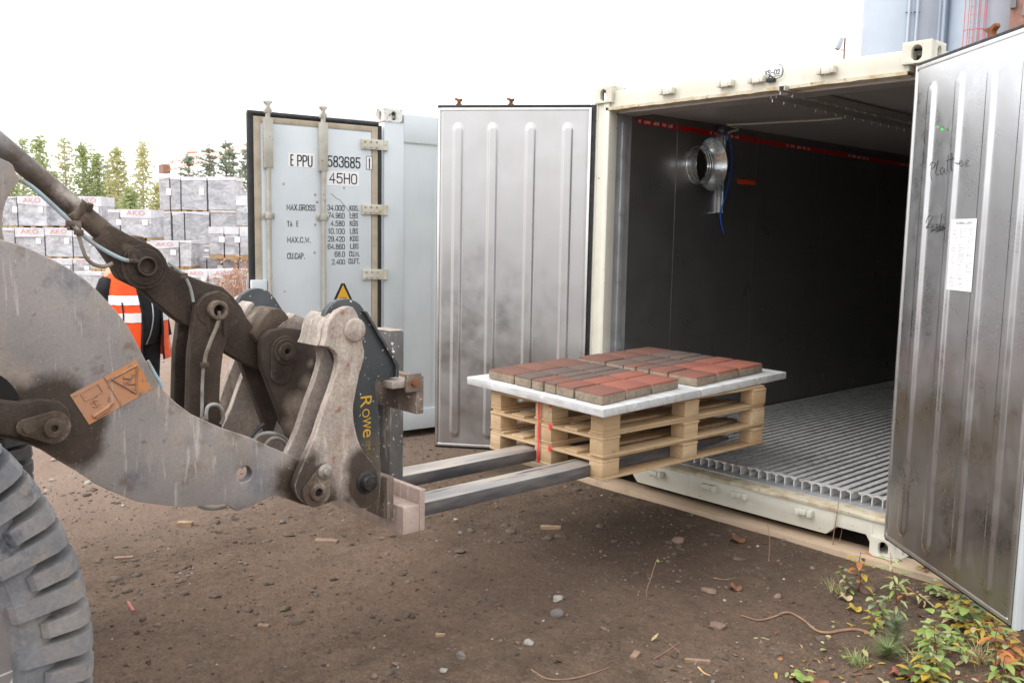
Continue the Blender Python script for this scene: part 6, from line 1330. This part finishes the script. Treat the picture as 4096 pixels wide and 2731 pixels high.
# leaf litter and small gravel: uncountable ground cover
def inreg(P):
    k=cd.lens/36*2352; v=cam.matrix_world.inverted()@P
    if v.z>-.2: return False
    x=1176+k*v.x/-v.z; y=784-k*v.y/-v.z
    return -60<x<2420 and y<1640
for ki,(key,nn_) in enumerate((('org',150),('brn',700),('yel',220),('cream',520),('red',120),('pale',330))):
    bm=BM(); c=0
    while c<nn_:
        x=random.gauss(3.55,.62); y=random.gauss(-1.75,.75)
        if x<2.55+max(0,(-.9-y))*.15 and random.random()<.9: continue
        if y>-.12: continue
        P=Vector((x,y,ground_h(x,y)+.004)); a=random.uniform(0,6.28); leafshape(bm,P,Vector((math.cos(a),math.sin(a),random.uniform(-.05,.3))),Vector((random.gauss(0,.3),random.gauss(0,.3),1)),random.uniform(.018,.055),random.uniform(.010,.030),random.uniform(-.3,.5)); c+=1
    o=obj('leaf_litter',bm,LM[key],recalc=False,ang=60); o['kind']='stuff'
GR=[]
for nm,c in(('gravel_grey',sr(122,114,108)),('gravel_pink',sr(128,106,94)),('gravel_dark',sr(86,72,62)),('gravel_pale',sr(168,160,152))):
    GR.append(dirty(nm,c,tuple(x*.75 for x in c[:3])+(1,),30,.4,.65,.9,0,.3,90,.002))
def rock(bm,P,r,sq=.6):
    t=bmesh.ops.create_icosphere(bm,subdivisions=1 if r<.014 else 2,radius=r); sd=random.uniform(0,99); a=random.uniform(0,6.28); ca,sa=math.cos(a),math.sin(a); ex=random.uniform(.7,1.35)
    for v in t['verts']:
        q=v.co*(1+.55*noise.noise(v.co*(1.1/r)+Vector((sd,0,0)))); q=Vector((q.x*ex,q.y,q.z*sq)); v.co=P+Vector((q.x*ca-q.y*sa,q.x*sa+q.y*ca,q.z))
for gi,mm in enumerate(GR):
    bm=BM(); c=0; tot=(900,1100,3200,240)[gi]
    while c<tot:
        if random.random()<(.62 if gi!=2 else .3): x,y=random.gauss(3.75,.5),random.gauss(-2.6,.5); r=abs(random.gauss(.0060,.0022))+.002
        else:
            x,y=random.uniform(-2.6,4.2),random.uniform(-5.0,.0); r=min(.016 if gi!=3 else .02,.0028+random.expovariate(1/.0026))
        P=Vector((x,y,0))
        if not inreg(P): continue
        P.z=ground_h(x,y)+r*.22; rock(bm,P,r); c+=1
    o=obj('gravel',bm,mm,recalc=False,ang=60); o['kind']='stuff'
bm=BM(); c=0; CL=dirty('earth_clods',sr(104,90,78),sr(82,69,60),20,.4,.65,.95,0,.5,70,.006,grain=(90,.3))
while c<1000:
    x,y=random.uniform(-2.4,4.2),random.uniform(-4.9,-.1); P=Vector((x,y,0))
    if not inreg(P) or noise.noise((x*1.3,y*1.3,33))<-.05: continue
    r=.006+random.expovariate(1/.006); r=min(r,.032); P.z=ground_h(x,y)+r*.05; rock(bm,P,r,.45); c+=1
o=obj('earth_clods',bm,CL,recalc=False,ang=60); o['kind']='stuff'
bm=BM(); c=0
while c<900:
    x,y=random.uniform(-9,-2.2),random.uniform(-4.5,4); P=Vector((x,y,0))
    if not inreg(P): continue
    r=random.uniform(.008,.026); P.z=ground_h(x,y)+r*.2; rock(bm,P,r); c+=1
o=obj('gravel',bm,GR[3],recalc=False,ang=60); o['kind']='stuff'
# stones one can point to
z7=lambda x,y:((300+x*.97789)/1.7415,(1900+y*.97789)/1.7415)
for (x,y),r,mi,lab in (((848,188),.022,0,'round grey stone in the open dirt below the lift arm'),((1975,505),.024,3,'pale angular stone on the dirt right of centre'),((1973,565),.034,0,'flat grey stone just in front of the pale angular one'),((1858,690),.026,3,'large pale stone low in the middle of the dirt'),((1580,735),.026,0,'grey oval stone near the bottom centre'),((1507,792),.018,3,'small white pebble at the bottom edge'),((1225,812),.020,1,'pink stone chip at the bottom edge'),((463,375),.018,2,'brown stone right of the tyre'),((1300,15),.02,3,'pale stone near the fork heel')):
    P=onground(*z7(x,y)); P.z+=r*.3; bm=BM(); rock(bm,P,r,.6); tag(obj('stone',bm,GR[mi],loc=tuple(P),ang=60),lab,'stone','loose stones')
z4=lambda x,y:((2400+x*.72109)/1.7415,(1700+y*.72109)/1.7415)
for (x,y),r,mi,lab in (((432,650),.045,1,'smooth tan stone half sunk below the pallets'),((650,1105),.036,1,'long pale stone in front of the fallen branch'),((600,920),.030,1,'small pinkish stone left of the long pale one'),((1480,915),.045,1,'brown stone among the weeds'),((985,950),.024,1,'tan pebble beside the dry twig'),((395,408),.028,3,'pale lump of dried mortar against the timber plank')):
    P=onground(*z4(x,y)); P.z+=r*.2; bm=BM(); rock(bm,P,r,.55); tag(obj('stone',bm,GR[mi],loc=tuple(P),ang=60),lab,'stone','loose stones')
def stick(pts,r,m,label,name='twig',fr=z4,lift=None):
    Q=[]
    for i,q in enumerate(pts):
        P=onground(*fr(q[0],q[1])); P.z+=r*.8+(q[2] if len(q)>2 else 0); Q.append(P)
    bm=BM(); S_=spl(Q,6); tube(bm,S_,[r*(1-.6*i/len(S_)) for i in range(len(S_))],6); return tag(obj(name,bm,m,loc=tuple(Q[0])),label,'twig')
b_=stick([(1530,1155),(1480,1130),(1420,1112),(1340,1122),(1270,1132),(1200,1122),(1120,1070),(1040,1040),(960,1060),(880,1078),(785,1055)],.009,TW,'long crooked fallen branch lying on the gravel','fallen_branch')
def upright(px,py,pts,r,label):
    o=onground(px,py); k=cd.lens/36*2352; bm=BM(); P=[o+RT*a+Vector((0,0,b)) for a,b in pts]; tube(bm,spl(P,5),[r*(1-.75*i/(5*(len(P)-1)+1)) for i in range(5*(len(P)-1)+1)],6); tag(obj('twig',bm,TW,loc=tuple(o)),label,'twig','thin twigs')
upright(*z4(258,965),[(0,0),(.0,.04),(.02,.11),(.035,.17),(.05,.215)],.0045,'thin bare twig sticking up out of the dirt below the pallets')
upright(*z4(935,755),[(0,0),(.002,.06),(.0,.13),(-.01,.19),(-.02,.235)],.003,'thin dry stalk standing before the container sill')
upright(*z4(1290,700),[(0,0),(.0,.1),(.01,.2),(.02,.32),(.022,.36)],.0035,'tall thin reddish stalk in front of the fork pocket')
upright(*z4(1310,690),[(0,0),(.02,.07),(.03,.14)],.003,'short dry stalk leaning beside the tall reddish one')
stick([(960,1262),(440,1250),(380,1200),(340,1165)][1:],.003,TW,'fine fallen twigs crossing on the dirt near the bottom')
stick([(300,1300),(380,1245),(450,1190)],.003,TW,'thin brown twig beside the crossing ones')
stick([(545,1340),(575,1375),(610,1390)],.005,flat('peeled_wood',sr(206,166,122),.8),'small peeled orange stick near the bottom')
stick([(630,842),(690,848),(755,842)],.003,TW,'short twig lying below the standing stalk')
stick([(855,1165),(900,1162),(940,1172)],.003,flat('straw',sr(196,178,140),.8),'curved straw on the gravel')
stick([(1865,795),(1930,828),(2020,832),(2110,815),(2185,792)],.0045,TW,'bowed thin branch at the bottom centre',fr=z7)
stick([(1620,1170),(1680,1200),(1720,1240),(1760,1270)],.010,TW,'knotted root end beside the pine seedling','root')
def chip(px,py,L,Wd,H,a,m,label,fr=z7,name='wood_scrap'):
    o=onground(*fr(px,py)); o.z+=H*.3; bm=BM(); T=basis(o,Vector((math.cos(a),math.sin(a),0)),Vector((-math.sin(a),math.cos(a),0)),Vector((0,0,1))); box(bm,-L/2,L/2,-Wd/2,Wd/2,-H/2,H/2,T); bmesh.ops.subdivide_edges(bm,edges=bm.edges,cuts=3,use_grid_fill=True)
    for v in bm.verts: v.co+=Vector([.10*min(Wd,L)*noise.noise(v.co*40+Vector((i*9,0,0))) for i in range(3)])
    tag(obj(name,bm,m,loc=tuple(o),ang=40),label,'wood scrap','wood scraps on the dirt')
WS=dirty('grey_driftwood',sr(150,124,104),sr(120,98,84),20,.4,.65,.9,0,.4,80,.003); PK=dirty('pink_lath',sr(170,112,102),sr(150,98,88),20,.4,.65,.9,0,.2,80,.003)
WC=dirty('weathered_wood_scrap',sr(168,142,114),sr(136,112,90),20,.4,.65,.9,0,.4,80,.003)
chip(450,198,.09,.045,.035,.9,WC,'small pale wood block on the dirt below the arm'); chip(1028,262,.14,.045,.02,.7,WS,'weathered bark piece on the dirt left of the fork end'); chip(1945,215,.13,.03,.025,.75,WC,'stubby pale stick on the dirt under the pallets'); chip(228,537,.13,.014,.012,-.15,PK,'thin pinkish lath right of the tyre'); chip(200,330,.10,.03,.012,1.1,WS,'curled brown bark right of the tyre'); chip(770,612,.05,.03,.012,.9,WS,'small brown chip in the lower dirt'); chip(1495,648,.045,.02,.012,.9,WC,'tiny pale chip in the lower dirt'); chip(195,1280,.07,.028,.014,2.0,WS,'grey splinter of wood at the bottom, left of the peeled stick',z4); chip(540,1308,.11,.02,.012,.7,WS,'grey flat splinter behind the peeled stick',z4); chip(1240,155,.06,.04,.03,.6,WC,'pale wood scrap beneath the fork carriage')
def bigleaf(px,py,s,key,label,fr=z4):
    o=onground(*fr(px,py)); o.z+=.012; bm=BM(); P=[]
    for i in range(22):
        a=2*math.pi*i/22; r=s*(.62+.38*abs(math.cos(2.5*a)))*(1+.15*noise.noise((i*.7,px,0))); P.append(bm.verts.new(o+Vector((math.cos(a)*r,math.sin(a)*r,.012*math.sin(3*a)+.006))))
    c=bm.verts.new(o+Vector((0,0,.004)))
    for i in range(22): bm.faces.new((c,P[i],P[(i+1)%22]))
    tag(obj('fallen_leaf',bm,LM[key],loc=tuple(o),ang=70),label,'leaf','big fallen leaves')
bigleaf(1120,1375,.055,'grn','large yellow-green spotted leaf at the bottom edge'); bigleaf(1200,1400,.06,'brn','large brown maple leaf beside the spotted green one'); bigleaf(762,648,.055,'brn','curled tan maple leaf below the sill'); bigleaf(750,902,.04,'brn','small curled brown leaf on the dark dirt'); bigleaf(1655,1365,.04,'red','red-orange leaf near the bottom right'); bigleaf(1715,1380,.05,'red','pinkish brown leaf beside the red-orange one'); bigleaf(1360,960,.04,'cream','cream-coloured leaf among the weeds'); bigleaf(1410,1018,.04,'yel','golden leaf in front of the cream one')
# dry reddish weeds beside the container door, far left
for px,py,h,lab in((553,690,1.25,'dry reddish weed stalks beside the white container door'),(528,640,.8,'dry pale weed stalks in front of the low white packs')):
    o=px3(px,py,24); o.z=0; root=thing('dry_weed',lab,'weed',tuple(o)); bm=BM(); cb=BM()
    for i in range(26):
        a=random.uniform(0,6.28); b=o+RT*random.gauss(0,.16)+FW*random.gauss(0,.1); e=b+Vector((math.cos(a)*.2,math.sin(a)*.2,h*random.uniform(.6,1))); tube(bm,[b,b.lerp(e,.5)+Vector((0,0,.1)),e],[.01,.007,.003],4); leaf_clump(cb,e-Vector((0,0,.15)),6,.07,.06)
    obj('stems',bm,flat('dry_stem',sr(186,148,124),.8),root,recalc=False); obj('leaves',cb,flat('dry_leaf',sr(190,152,126),.8),root,recalc=False)
